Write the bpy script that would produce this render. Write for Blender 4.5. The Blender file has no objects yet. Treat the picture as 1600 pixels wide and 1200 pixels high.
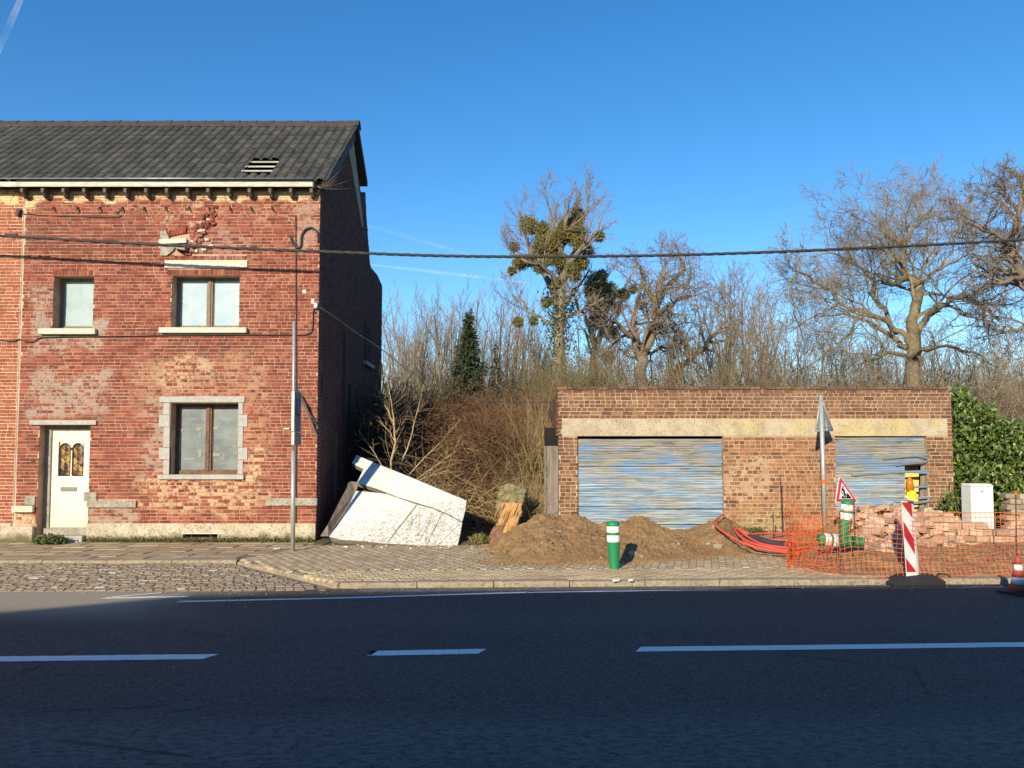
import bpy, math, random
import numpy as np
from mathutils import Vector, Matrix, noise as mnoise, Euler

rnd = random.Random(7)
sc = bpy.context.scene
C = sc.collection
V = Vector
R = math.radians

# ------------------------------------------------------------------ camera
EYE = V((0, 0, 1.7)); PITCH = R(3.0); FPX = 1200.0; SHIFT = 47.1
cd = bpy.data.cameras.new('camera'); cam = bpy.data.objects.new('camera', cd); C.objects.link(cam)
cd.sensor_width = 36; cd.lens = 36 * FPX / 1600; cd.shift_y = SHIFT / 1600; cd.clip_start = .05; cd.clip_end = 9000
cam.location = EYE; cam.rotation_euler = (math.pi / 2 + PITCH, 0, 0); sc.camera = cam

# ------------------------------------------------------------------ light
SUN = V((.39, 1, -.40)).normalized()
EL = math.asin(-SUN.z); AZ = math.atan2(-SUN.x, -SUN.y) % (2 * math.pi)
w = bpy.data.worlds.new("World"); sc.world = w; w.use_nodes = True
wn = w.node_tree; bg = wn.nodes['Background']
sk = wn.nodes.new('ShaderNodeTexSky'); sk.sky_type = 'NISHITA'; sk.sun_disc = False
sk.sun_elevation = EL; sk.sun_rotation = AZ; sk.air_density = 1.0; sk.dust_density = .03; sk.ozone_density = 3.0
hs = wn.nodes.new('ShaderNodeHueSaturation'); hs.inputs['Hue'].default_value = .502; hs.inputs['Saturation'].default_value = 1.29; hs.inputs['Value'].default_value = .89; hs.inputs['Value'].default_value = 1.0
wn.links.new(sk.outputs[0], hs.inputs['Color']); wn.links.new(hs.outputs[0], bg.inputs[0])
bg.inputs[1].default_value = .15
sl = bpy.data.lights.new('sun', 'SUN'); sl.energy = 5.0; sl.angle = R(.53); sl.color = (1.0, .88, .67)
so = bpy.data.objects.new('sun', sl); C.objects.link(so); so.rotation_euler = SUN.to_track_quat('-Z', 'Y').to_euler()
sc.view_settings.view_transform = 'Standard'; sc.view_settings.look = 'None'; sc.view_settings.gamma = 1
sc.view_settings.exposure = 0.35
sc.view_settings.use_curve_mapping = False

# ------------------------------------------------------------------ geometry of the place
CP, SP = math.cos(PITCH), math.sin(PITCH)
def ray(px, py):
    u = (px - 800) / FPX; v = (600 - py + SHIFT) / FPX
    return V((u, CP - v * SP, SP + v * CP))
def W(px, py, Y):
    d = ray(px, py); return EYE + d * (Y / d.y)
def G(px, py, z=0.0):
    d = ray(px, py); return EYE + d * ((z - EYE.z) / d.z)
def S(px, py, X):
    d = ray(px, py); return EYE + d * (X / d.x)
YF = 15.1
def fr(x0, y0, x1, y1, Y=YF):
    """rectangle X0,X1,Z0,Z1 on the plane at depth Y"""
    ym = (y0 + y1) / 2; xm = (x0 + x1) / 2
    return (W(x0, ym, Y).x, W(x1, ym, Y).x, W(xm, y1, Y).z, W(xm, y0, Y).z)

# ------------------------------------------------------------------ materials
class NT:
    def __init__(s, name):
        s.m = bpy.data.materials.new(name); s.m.use_nodes = True; s.t = s.m.node_tree; s.t.nodes.clear()
        s.out = s.t.nodes.new('ShaderNodeOutputMaterial'); s.b = s.t.nodes.new('ShaderNodeBsdfPrincipled')
        s.t.links.new(s.b.outputs[0], s.out.inputs[0]); s._pos = None
        s.b.inputs['Specular IOR Level'].default_value = .3
    def n(s, ty): return s.t.nodes.new('ShaderNode' + ty)
    def put(s, sock, v):
        if isinstance(v, bpy.types.NodeSocket): s.t.links.new(v, sock)
        elif isinstance(v, (tuple, list)) and len(v) == 3 and sock.type == 'RGBA': sock.default_value = (*v, 1)
        else: sock.default_value = v
    def pos(s):
        if not s._pos: s._pos = s.n('NewGeometry').outputs['Position']
        return s._pos
    def objc(s): return s.n('TexCoord').outputs['Object']
    def scaled(s, vec, sc3):
        m = s.n('Mapping'); s.put(m.inputs[0], vec); m.inputs['Scale'].default_value = sc3; return m.outputs[0]
    def noise(s, scale, detail=3, rough=.55, vec=None, dist=0):
        n = s.n('TexNoise'); s.put(n.inputs['Vector'], vec or s.pos()); n.inputs['Scale'].default_value = scale
        n.inputs['Detail'].default_value = detail; n.inputs['Roughness'].default_value = rough
        n.inputs['Distortion'].default_value = dist; return n.outputs['Fac']
    def voro(s, scale, vec=None, out='Distance', feature='F1'):
        n = s.n('TexVoronoi'); n.feature = feature; s.put(n.inputs['Vector'], vec or s.pos()); n.inputs['Scale'].default_value = scale
        return n.outputs[out]
    def mth(s, op, a, b=0.0, c=None, clamp=False):
        n = s.n('Math'); n.operation = op; s.put(n.inputs[0], a); s.put(n.inputs[1], b)
        if c is not None: s.put(n.inputs[2], c)
        n.use_clamp = clamp; return n.outputs[0]
    def step(s, v, lo, hi):
        n = s.n('MapRange'); n.interpolation_type = 'SMOOTHSTEP'; s.put(n.inputs[0], v)
        n.inputs[1].default_value = lo; n.inputs[2].default_value = hi; return n.outputs[0]
    def mix(s, f, a, b, blend='MIX'):
        n = s.n('Mix'); n.data_type = 'RGBA'; n.blend_type = blend; s.put(n.inputs[0], f); s.put(n.inputs[6], a); s.put(n.inputs[7], b)
        return n.outputs[2]
    def ramp(s, f, stops):
        n = s.n('ValToRGB'); s.put(n.inputs[0], f); e = n.color_ramp.elements
        while len(e) < len(stops): e.new(.5)
        for i, (p, c) in enumerate(stops): e[i].position = p; e[i].color = (*c, 1)
        return n.outputs[0]
    def xyz(s, vec=None):
        n = s.n('SeparateXYZ'); s.put(n.inputs[0], vec or s.pos()); return n.outputs
    def rand(s):
        a = s.n('ObjectInfo').outputs['Random']; b = s.n('NewGeometry').outputs['Random Per Island']
        return s.mth('FRACT', s.mth('MULTIPLY', s.mth('ADD', a, b), 7.31))
    def box(s, x0, x1, z0, z1, soft, wob, ax=(0, 2)):
        p = s.xyz(); x = s.mth('ADD', p[ax[0]], wob); z = s.mth('ADD', p[ax[1]], wob)
        a = s.step(x, x0 - soft, x0 + soft); b = s.mth('SUBTRACT', 1.0, s.step(x, x1 - soft, x1 + soft))
        c = s.step(z, z0 - soft, z0 + soft); d = s.mth('SUBTRACT', 1.0, s.step(z, z1 - soft, z1 + soft))
        return s.mth('MULTIPLY', s.mth('MULTIPLY', a, b), s.mth('MULTIPLY', c, d))
    def color(s, v): s.put(s.b.inputs['Base Color'], v); return s
    def rough(s, v): s.put(s.b.inputs['Roughness'], v); return s
    def metal(s, v): s.b.inputs['Metallic'].default_value = v; return s
    def bump(s, h, strength=.5, dist=.02):
        n = s.n('Bump'); n.inputs['Strength'].default_value = strength; n.inputs['Distance'].default_value = dist
        s.put(n.inputs['Height'], h); s.t.links.new(n.outputs[0], s.b.inputs['Normal']); return s

def simple(name, a, b=None, scale=6, rough=.85, bumpk=0, bscale=40, metal=0, vary=0, local=False, spec=None, stretch=None):
    m = NT(name); vec = m.objc() if local else m.pos()
    if stretch: vec = m.scaled(vec, stretch)
    b = b or tuple(x * .7 for x in a)
    f = m.step(m.noise(scale, 5, .6, vec), .3, .7)
    c = m.mix(f, a, b)
    if vary:
        c = m.mix(m.mth('MULTIPLY', m.rand(), vary), c, tuple(x * .35 for x in a))
    m.color(c).rough(rough).metal(metal)
    if bumpk: m.bump(m.noise(bscale, 4, .6, vec), bumpk)
    if spec is not None: m.b.inputs['Specular IOR Level'].default_value = spec
    return m.m

def brick_material(name, stops, smears, mortar=(.62, .47, .34), dark=None):
    """smears: (x0,x1,z0,z1,soft,amount,colour)"""
    m = NT(name)
    c = m.ramp(m.rand(), stops)
    c = m.mix(m.mth('MULTIPLY', m.step(m.noise(2.2, 4), .45, .75), .45), c, tuple(x * .6 for x in stops[0][1]))
    c = m.mix(m.mth('MULTIPLY', m.step(m.noise(70, 2), .4, .8), .3), c, tuple(min(1, x * 1.8) for x in stops[-1][1]))
    run = m.noise(2.2, 5, .65, m.scaled(m.pos(), (3.2, 1, .35)))
    c = m.mix(m.mth('MULTIPLY', m.step(run, .56, .70), .38), c, (.085, .045, .035))
    wob = m.mth('MULTIPLY', m.mth('SUBTRACT', m.noise(2.6, 4, .65), .5), 1.3)
    fine = m.mth('ADD', m.noise(17, 4, .7), m.mth('MULTIPLY', m.mth('SUBTRACT', m.mth('FRACT', m.mth('MULTIPLY', m.rand(), 13.7)), .5), .30))
    for (x0, x1, z0, z1, soft, amt, col) in smears:
        k = m.box(x0, x1, z0, z1, soft, wob if soft > .052 else m.mth('MULTIPLY', wob, .35))
        k = m.mth('MULTIPLY', k, m.step(fine, .60 - amt * .36, .74 - amt * .30))
        c = m.mix(m.mth('MULTIPLY', k, min(1, .32 + amt * .5)), c, col)
    m.color(c).rough(.92).bump(m.noise(55, 4, .7), .6, .006)
    return m.m

def mortar_material(name, a, b, smears=()):
    m = NT(name); c = m.mix(m.step(m.noise(3, 5, .6), .35, .7), a, b)
    c = m.mix(m.mth('MULTIPLY', m.step(m.noise(9, 3), .55, .75), .35), c, (.14, .10, .08))
    m.color(c).rough(.95).bump(m.noise(60, 3), .5, .006); return m.m

def zone(x0, y0, x1, y1, soft=.12, amt=.7, col=(.55, .42, .28), Y=YF):
    r = fr(x0, y0, x1, y1, Y); return (r[0], r[1], r[2], r[3], soft, amt, col)

CREAM = (.66, .50, .29); YEL = (.72, .55, .27); GREY = (.38, .33, .27); DK = (.12, .045, .032); PINK = (.40, .25, .20)
M = {}
M['house_brick'] = brick_material('house_brick',
    [(0, (.115, .026, .019)), (.3, (.195, .043, .029)), (.7, (.255, .064, .040)), (1, (.34, .115, .068))],
    [zone(205, 555, 425, 660, .2, .6, (.44, .27, .16)), zone(215, 655, 425, 760, .15, .5, (.40, .25, .15)), zone(240, 562, 330, 600, .1, .6, (.52, .38, .22)),
     zone(-60, 316, 60, 420, .15, .35, (.40, .2, .11)), zone(330, 640, 420, 700, .1, .6, (.45, .20, .10)), zone(170, 320, 470, 345, .08, .3, (.45, .3, .2)),
     zone(150, 420, 255, 800, .12, .3, (.14, .042, .032)), zone(410, 420, 490, 780, .1, .3, (.15, .045, .032)), zone(37, 545, 70, 800, .08, .35, (.20, .08, .06)), zone(150, 600, 215, 790, .12, .3, (.24, .10, .075)), zone(215, 745, 410, 800, .14, .55, CREAM), zone(380, 700, 415, 760, .1, .5, CREAM),
     zone(225, 620, 262, 745, .1, .5, GREY), zone(-40, 290, 60, 328, .05, 1.0, YEL), zone(50, 290, 500, 313, .035, 1.0, CREAM),
     zone(35, 340, 240, 408, .12, .55, DK), zone(255, 516, 400, 560, .1, .6, DK), zone(50, 440, 82, 545, .1, .7, GREY),
     zone(80, 518, 165, 545, .06, .7, GREY), zone(40, 585, 165, 652, .1, .7, GREY), zone(465, 318, 497, 395, .06, .8, PINK),
     zone(135, 785, 215, 818, .05, .7, GREY), zone(20, 800, 56, 822, .04, .8, CREAM), zone(146, 500, 168, 520, .04, .9, GREY),
     zone(296, 300, 316, 352, .03, .3, CREAM), zone(262, 318, 270, 350, .02, .25, CREAM), zone(300, 362, 400, 402, .1, .5, PINK)])
M['house_mortar'] = mortar_material('house_mortar', (.56, .38, .245), (.38, .23, .15))
M['side_brick'] = brick_material('side_brick', [(0, (.065, .030, .028)), (.5, (.095, .042, .036)), (1, (.13, .06, .048))], [])  # darker than the front brick, shade of the side wall put into the colour
M['side_mortar'] = mortar_material('side_mortar', (.12, .085, .07), (.08, .058, .05))  # mortar darkened likewise, wall shade in the colour
M['neighbour_brick'] = brick_material('neighbour_brick', [(0, (.24, .06, .035)), (.5, (.32, .09, .05)), (1, (.37, .125, .07))],
    [zone(-300, 298, 33, 318, .04, 1.0, YEL)])
M['neighbour_mortar'] = mortar_material('neighbour_mortar', (.76, .60, .38), (.60, .44, .27))
M['garage_brick'] = brick_material('garage_brick',
    [(0, (.095, .044, .028)), (.35, (.155, .074, .042)), (.7, (.205, .10, .056)), (1, (.28, .15, .08))],
    [zone(1130, 680, 1310, 840, .2, .55, (.42, .20, .10)), zone(860, 596, 1500, 612, .05, .7, (.09, .06, .045)),
     zone(1140, 715, 1200, 780, .12, .5, (.5, .38, .27)), zone(1135, 800, 1300, 850, .08, .6, (.32, .28, .13)),
     zone(860, 604, 885, 700, .05, .6, (.08, .035, .03)), zone(1170, 604, 1500, 640, .1, .5, (.20, .12, .09))])
M['garage_mortar'] = mortar_material('garage_mortar', (.55, .41, .26), (.40, .27, .17))

def render_stain(name, base, second, grime, z0=None, green=None):
    m = NT(name); c = m.mix(m.step(m.noise(5, 5, .65), .35, .65), base, second)
    c = m.mix(m.mth('MULTIPLY', m.step(m.noise(22, 5, .75), .5, .62), .8), c, grime)
    if green:
        z = m.mth('ADD', m.xyz()[2], m.mth('MULTIPLY', m.mth('SUBTRACT', m.noise(4), .5), .3))
        c = m.mix(m.mth('SUBTRACT', 1.0, m.step(z, z0, z0 + .2)), c, green)
    m.color(c).rough(.92).bump(m.noise(30, 5, .7), .7, .012); return m.m
M['plinth'] = render_stain('plinth_render', (.60, .52, .38), (.46, .39, .27), (.20, .17, .13), .02, (.12, .12, .045))
M['stone'] = simple('blue_stone', (.46, .44, .39), (.36, .34, .30), 12, .85, .3, 60)
M['old_stone'] = render_stain('old_stone', (.42, .38, .30), (.30, .26, .20), (.15, .13, .10))
M['pale_lintel'] = simple('pale_lintel', (.64, .60, .48), (.52, .47, .36), 14, .85, .3, 50)
def beam_mat():
    m = NT('lintel_concrete'); c = m.mix(m.step(m.noise(4, 5, .6), .35, .65), (.50, .42, .29), (.38, .31, .21))
    yk = m.mth('MULTIPLY', m.step(m.xyz()[0], 3.6, 4.6), m.step(m.noise(2.2, 4, .6), .38, .6))
    c = m.mix(m.mth('MULTIPLY', yk, .55), c, (.55, .42, .16))
    c = m.mix(m.mth('MULTIPLY', m.step(m.noise(26, 5, .8), .53, .63), .75), c, (.16, .13, .10))
    m.color(c).rough(.92).bump(m.noise(40, 4), .5, .008); return m.m
M['beam'] = beam_mat()
def tile_mat():
    m = NT('roof_tile'); c = m.ramp(m.rand(), [(0, (.058, .055, .048)), (.6, (.076, .073, .062)), (.95, (.10, .094, .078)), (1, (.12, .095, .07))])
    p = m.pos(); c = m.mix(m.mth('MULTIPLY', m.step(m.noise(3.5, 5, .7), .5, .7), .5), c, (.085, .08, .06))
    c = m.mix(m.step(m.voro(4.2), .035, .015), c, (.45, .45, .42))
    m.color(c).rough(.7).bump(m.noise(70, 2), .3, .004); return m.m
M['tile'] = tile_mat()
M['ridge'] = simple('ridge_tile', (.045, .044, .040), (.07, .06, .05), 8, .7, .3, 50, vary=.3)
M['bed'] = simple('ridge_bedding', (.13, .05, .036), (.055, .045, .04), 14, .9)
M['white_wood'] = simple('weathered_white_paint', (.60, .57, .48), (.42, .38, .30), 9, .7, .2, 60, stretch=(.5, 2, 3))
M['zinc'] = simple('zinc', (.42, .43, .44), (.28, .29, .31), 8, .45, metal=.6)
M['rafter'] = simple('rafter_wood', (.17, .13, .095), (.10, .075, .055), 20, .9, .3, 40)
M['soffit'] = simple('soffit_wood', (.07, .05, .042), (.045, .035, .03), 8, .9)
M['fascia_blue'] = simple('slate_verge', (.075, .085, .10), (.05, .055, .065), 18, .8, .3, 60)
M['iron'] = simple('dark_iron', (.05, .042, .036), (.085, .06, .045), 25, .7)
M['black_plastic'] = simple('black_rubber', (.022, .022, .022), (.035, .034, .032), 9, .75, .2, 60)
M['cable'] = simple('black_cable', (.035, .033, .030), (.055, .05, .045), 9, .6)
M['frame_wood'] = simple('window_wood', (.17, .115, .075), (.30, .21, .14), 20, .7, .2, 60, stretch=(2, 2, .6))
M['frame_red'] = simple('varnished_window_wood', (.10, .045, .025), (.18, .10, .055), 14, .6, .2, 60)
M['dark'] = simple('dark_interior', (.012, .010, .009), (.02, .016, .014), 3, .95)  # near-black base colour stands in for unlit space behind openings
M['cream_paint'] = (lambda m: (m.color(m.mix(m.mth('MULTIPLY', m.step(m.noise(7, 6, .75, m.scaled(m.pos(), (2, 1, .6))), .52, .66), .6), m.mix(m.step(m.xyz()[2], .8, .2), (.72, .69, .56), (.68, .62, .44)), (.40, .33, .21))).rough(.5).bump(m.noise(30, 3), .15, .004), m.m)[1])(NT('cream_door_paint'))
M['letterbox'] = simple('letter_slot_metal', (.20, .20, .18), (.14, .14, .13), 20, .45, metal=.5)
def pane(name, a, b, streak=None, rough=.12, coat=1.0, ior=1.5):
    m = NT(name); c = m.mix(m.step(m.noise(2.5, 3), .35, .65), a, b)
    c = m.mix(m.mth('MULTIPLY', m.step(m.noise(30, 5, .7), .5, .8), .3), c, tuple(min(.9, x * 1.3) for x in a))
    if streak:
        s = m.noise(3.0, 4, .6, m.scaled(m.pos(), (.5, 1, 2.6)), .6)
        k = m.mth('MULTIPLY', m.step(s, .50, .54), m.mth('SUBTRACT', 1.0, m.step(s, .545, .60)))
        c = m.mix(m.mth('MULTIPLY', k, .6), c, streak)
    m.color(c).rough(.5); m.b.inputs['Coat Weight'].default_value = coat; m.b.inputs['Coat Roughness'].default_value = rough; m.b.inputs['Coat IOR'].default_value = ior
    return m.m
M['pane_frost'] = pane('frosted_pane', (.34, .42, .38), (.27, .35, .34))
M['pane_film'] = pane('filmed_pane', (.36, .44, .45), (.27, .38, .43))
M['pane_dusty'] = pane('dusty_pane', (.14, .165, .16), (.21, .245, .235), (.26, .28, .27), .07, 1.0, 2.0)
M['tape'] = simple('old_tape', (.34, .30, .22), (.28, .25, .19), 20, .7)
def glass_motif():
    m = NT('stained_glass'); r = m.voro(11, out='Color')
    c = m.ramp(m.xyz(r)[0], [(0, (.05, .02, .012)), (.3, (.28, .12, .03)), (.5, (.46, .30, .08)), (.7, (.34, .20, .15)), (.85, (.04, .04, .09)), (1, (.6, .55, .42))])
    m.color(c).rough(.3); return m.m
M['stained'] = glass_motif()

def shutter_mat(name, ztop, zbot):
    m = NT(name); p = m.xyz(); v = m.scaled(m.pos(), (.7, 1, 16)); big = m.noise(1.3, 5, .65, m.scaled(m.pos(), (.8, 1, 3.2)), .3)
    grain = m.noise(3, 6, .7, v)
    c = m.mix(m.step(grain, .35, .65), (.25, .225, .18), (.38, .35, .29))
    c = m.mix(m.step(m.noise(2.2, 5, .7, m.scaled(m.pos(), (.8, 1, 22))), .50, .64), c, (.085, .078, .07))
    z = m.mth('DIVIDE', m.mth('SUBTRACT', p[2], zbot), ztop - zbot)
    g = m.mth('ADD', big, m.mth('MULTIPLY', m.mth('SUBTRACT', m.noise(2.6, 6, .75, v), .5), 1.5))
    up = m.mth('SUBTRACT', m.mth('MULTIPLY', m.step(z, .90, .62), .16), .10)
    blue = m.step(m.mth('ADD', g, up), .52, .60)
    c = m.mix(m.mth('MULTIPLY', blue, .88), c, m.mix(m.noise(4, 3, .5, v), (.07, .20, .44), (.18, .33, .46)))
    pale = m.mth('MULTIPLY', m.step(m.noise(2.6, 6, .75, m.scaled(m.pos(), (.6, 1, 20))), .46, .60), m.step(z, .72, .42))
    c = m.mix(m.mth('MULTIPLY', pale, .75), c, (.52, .60, .60))
    c = m.mix(m.mth('MULTIPLY', m.rand(), .28), c, (.13, .12, .11))
    m.color(c).rough(.85).bump(grain, .5, .006); return m.m
M['garage_wood'] = shutter_mat('peeling_blue_shutter_wood', 2.2, .3)
M['grey_wood'] = simple('grey_weathered_wood', (.26, .22, .18), (.15, .12, .10), 6, .9, .4, 20, stretch=(3, 3, .4))
M['yellow_board'] = simple('yellow_board', (.74, .56, .10), (.66, .55, .22), 4, .7)

def asphalt():
    m = NT('asphalt'); c = m.mix(m.step(m.noise(.35, 4, .6, m.scaled(m.pos(), (.35, 1.6, 1))), .3, .7), (.052, .048, .042), (.070, .065, .056))
    g = m.noise(55, 4, .8, m.scaled(m.pos(), (.75, 1, 1)))
    c = m.mix(m.step(g, .44, .66), c, (.15, .14, .12))
    c = m.mix(m.step(g, .46, .34), c, (.014, .014, .016))
    c = m.mix(m.step(m.noise(120, 2, .6), .66, .74), c, (.16, .15, .14))
    y = m.mth('ADD', m.xyz()[1], m.mth('MULTIPLY', m.mth('SUBTRACT', m.noise(1.2, 3), .5), .5))
    tr = m.mth('SUBTRACT', m.step(y, 4.2, 4.6), m.step(y, 5.0, 5.6))
    c = m.mix(m.mth('MULTIPLY', tr, m.mth('MULTIPLY', m.step(m.noise(26, 4, .7, m.scaled(m.pos(), (.45, 1, 1))), .38, .6), .85)), c, (.17, .16, .14))
    tr2 = m.mth('SUBTRACT', m.step(y, 7.7, 8.2), m.step(y, 8.5, 9.0)); c = m.mix(m.mth('MULTIPLY', tr2, .25), c, (.10, .10, .10))
    # small pale patches, gum and grit pressed into the surface
    c = m.mix(m.mth('MULTIPLY', m.step(m.voro(1.3, m.scaled(m.pos(), (.6, 1, 1))), .05, .025), .4), c, (.17, .165, .16))
    left = m.mth('SUBTRACT', 1.0, m.step(m.mth('ADD', m.xyz()[0], m.mth('MULTIPLY', m.noise(.8), 2)), -4.2, -2.0))
    edge = m.mth('MULTIPLY', left, m.step(m.xyz()[1], 8.0, 9.3))
    c = m.mix(m.mth('MULTIPLY', edge, .9), c, (.40, .33, .24))
    cr = m.voro(.55, m.scaled(m.pos(), (.5, 1.3, 1)), feature='DISTANCE_TO_EDGE')
    c = m.mix(m.mth('MULTIPLY', m.mth('MULTIPLY', m.step(m.mth('ADD', cr, m.mth('MULTIPLY', m.noise(5), .03)), .024, .017), m.step(m.noise(.5), .52, .6)), .6), c, (.016, .016, .017))
    m.color(c).rough(.82).bump(m.noise(75, 4, .7), .55, .015); return m.m
M['asphalt'] = asphalt()
def paint():
    m = NT('road_paint'); c = m.mix(m.step(m.noise(28, 5, .8), .53, .66), (.88, .85, .77), (.50, .48, .44))
    m.color(c).rough(.6).bump(m.noise(70, 3), .4, .01); return m.m
M['road_paint'] = paint()
M['gutter'] = render_stain('gutter_concrete', (.115, .11, .10), (.17, .165, .155), (.06, .055, .05))
M['kerb'] = render_stain('kerb_stone', (.38, .31, .21), (.29, .235, .165), (.15, .12, .085))
def paving(name, stops, moss=.35):
    m = NT(name); c = m.ramp(m.rand(), stops)
    c = m.mix(m.mth('MULTIPLY', m.step(m.noise(1.3, 5, .65), .45, .68), .6), c, (.33, .235, .13))
    c = m.mix(m.mth('MULTIPLY', m.step(m.noise(35, 4, .7), .5, .75), .35), c, (.16, .12, .08))
    m.color(c).rough(.9).bump(m.noise(45, 4), .4, .008); return m.m
M['paver'] = paving('concrete_paver', [(0, (.43, .325, .195)), (.5, (.49, .375, .23)), (1, (.56, .44, .28))])
M['slab'] = paving('pavement_slab', [(0, (.32, .245, .15)), (.5, (.37, .285, .18)), (1, (.42, .33, .21))])
M['sett'] = paving('granite_sett', [(0, (.25, .195, .135)), (.5, (.31, .245, .175)), (.93, (.38, .305, .22)), (1, (.66, .62, .53))])
M['joint'] = simple('sandy_joint', (.30, .235, .155), (.22, .17, .115), 12, .95, .3, 60)
M['ground'] = simple('dry_soil_ground', (.12, .085, .05), (.08, .075, .035), 2, .95, .4, 20)
def soil_mat():
    m = NT('clay_soil'); c = m.mix(m.step(m.noise(1.7, 5, .65), .35, .65), (.25, .145, .066), (.32, .205, .095))
    c = m.mix(m.mth('MULTIPLY', m.step(m.noise(3.5, 4, .6), .55, .7), .75), c, (.40, .19, .085))
    c = m.mix(m.mth('MULTIPLY', m.step(m.noise(30, 5, .7), .5, .7), .35), c, (.15, .10, .06))
    c = m.mix(m.step(m.voro(16), .12, .07), c, (.42, .34, .22))
    m.color(c).rough(.95).bump(m.noise(26, 6, .7), .9, .03); return m.m
M['soil'] = soil_mat()
M['sand_soil'] = (lambda m: (m.color(m.mix(m.step(m.noise(6, 5, .7), .35, .65), (.38, .25, .12), (.27, .17, .085))).rough(.95).bump(m.noise(25, 5), .8, .03), m.m)[1])(NT('sandy_bank'))
M['pebble'] = simple('pale_stone', (.50, .43, .32), (.36, .30, .22), 9, .9, .3, 40, vary=.5)
M['block'] = (lambda m: (m.color(m.mix(m.mth('MULTIPLY', m.step(m.noise(14, 5, .7), .45, .7), .5), m.ramp(m.rand(), [(0, (.27, .21, .15)), (.4, (.46, .35, .25)), (.8, (.54, .43, .32)), (1, (.44, .30, .21))]), (.22, .16, .10))).rough(.92).bump(m.noise(35, 4), .5, .01), m.m)[1])(NT('reclaimed_block'))
def panel_mat():
    m = NT('peeling_white_panel'); c = m.mix(m.step(m.noise(6, 5, .7), .35, .7), (.72, .71, .66), (.62, .60, .54))
    p = m.xyz()
    low = m.mth('SUBTRACT', 1.0, m.step(m.mth('SUBTRACT', p[2], m.mth('MULTIPLY', m.mth('ADD', p[0], 3.4), .28)), -.1, .75))
    k = m.step(m.mth('ADD', m.noise(20, 6, .8), m.mth('MULTIPLY', low, .14)), .63, .70)
    c = m.mix(m.mth('MULTIPLY', k, .85), c, (.30, .24, .16))
    c = m.mix(m.mth('MULTIPLY', m.step(m.noise(4, 3), .6, .7), .2), c, (.45, .44, .42))
    m.color(c).rough(.75).bump(m.noise(22, 6, .8), .5, .01); return m.m
M['panel'] = panel_mat()
M['panel_core'] = simple('panel_core', (.26, .21, .15), (.16, .13, .10), 10, .95, .5, 30)
M['stump_bark'] = simple('mossy_bark', (.30, .25, .13), (.13, .125, .06), 9, .9, .5, 30)
M['stump_cut'] = simple('split_orange_wood', (.52, .27, .10), (.40, .26, .12), 7, .85, .5, 25, stretch=(3, 3, .8))
M['stump_root'] = simple('dirty_root_wood', (.28, .14, .085), (.19, .10, .065), 8, .9, .4, 25)
M['bark_poplar'] = simple('poplar_bark', (.26, .21, .15), (.17, .14, .10), 4, .9)
M['twig_poplar'] = simple('poplar_twig', (.30, .23, .18), (.22, .17, .13), 4, .9)
M['bark_willow'] = simple('willow_bark', (.25, .20, .115), (.16, .13, .075), 4, .9)
M['twig_willow'] = simple('willow_twig', (.30, .235, .15), (.22, .175, .12), 3, .9)
M['bark_oak'] = simple('oak_bark', (.22, .165, .11), (.15, .115, .08), 4, .9)
M['twig_oak'] = simple('oak_twig', (.25, .19, .13), (.17, .13, .10), 3, .9)
M['twig_sapling'] = simple('sapling_twig', (.30, .23, .15), (.20, .155, .105), 2, .9)
M['twig_pale'] = simple('pale_stem', (.50, .37, .19), (.38, .28, .15), 5, .85)
M['twig_brown'] = simple('brown_bramble', (.22, .12, .062), (.13, .075, .042), 2.2, .9)
M['twig_olive'] = simple('olive_brush', (.24, .19, .085), (.15, .125, .06), 1.5, .9)
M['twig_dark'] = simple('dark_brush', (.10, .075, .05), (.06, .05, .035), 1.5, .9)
M['dead_leaf'] = simple('dead_leaf', (.22, .115, .05), (.14, .08, .04), 3, .9, vary=.5)
M['straw'] = simple('dry_reed', (.42, .32, .15), (.30, .23, .11), 3, .9)
M['spruce'] = simple('spruce_needles', (.055, .075, .032), (.035, .05, .024), 3, .85, vary=.4)
M['mistletoe'] = simple('mistletoe_leaf', (.29, .245, .07), (.18, .155, .05), 2, .8, vary=.5)
M['ivy'] = simple('ivy_leaf', (.10, .12, .03), (.055, .07, .02), 3, .6, vary=.5)
def laurel():
    m = NT('laurel_leaf'); c = m.ramp(m.rand(), [(0, (.05, .085, .02)), (.5, (.10, .155, .035)), (.85, (.16, .22, .05)), (1, (.30, .30, .07))])
    m.color(c).rough(.42); m.b.inputs['Specular IOR Level'].default_value = .4; return m.m
M['laurel'] = laurel()
M['weed'] = simple('weed_leaf', (.12, .17, .05), (.07, .11, .03), 8, .7, vary=.5)
M['moss'] = simple('moss', (.11, .115, .03), (.15, .13, .045), 9, .95)
M['grass'] = simple('grass_blade', (.20, .20, .06), (.28, .24, .10), 5, .9, vary=.4)
M['post'] = simple('galvanised_post', (.50, .50, .46), (.38, .38, .36), 20, .45, metal=.35)
M['sign_back'] = simple('sign_back_aluminium', (.36, .38, .36), (.28, .30, .29), 8, .4, metal=.5)
M['sign_face'] = simple('sign_grey_face', (.17, .19, .20), (.13, .15, .16), 20, .6)
M['sign_blue'] = simple('sign_blue_print', (.03, .05, .14), (.045, .06, .13), 20, .6)
M['sign_text'] = simple('sign_pale_print', (.30, .33, .38), None, 20, .6)
M['white_paint'] = simple('reflective_white', (.80, .80, .78), (.68, .67, .62), 12, .5)
M['green_plastic'] = simple('green_bollard_plastic', (.010, .25, .085), (.02, .20, .08), 9, .5, .1, 40)
M['red_plastic'] = simple('red_reflective', (.52, .02, .03), (.42, .02, .03), 12, .45)
M['red_bright'] = simple('sign_red', (.72, .025, .06), (.62, .025, .05), 12, .4)
M['black_print'] = simple('black_print', (.015, .015, .018), None, 12, .5)
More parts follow.
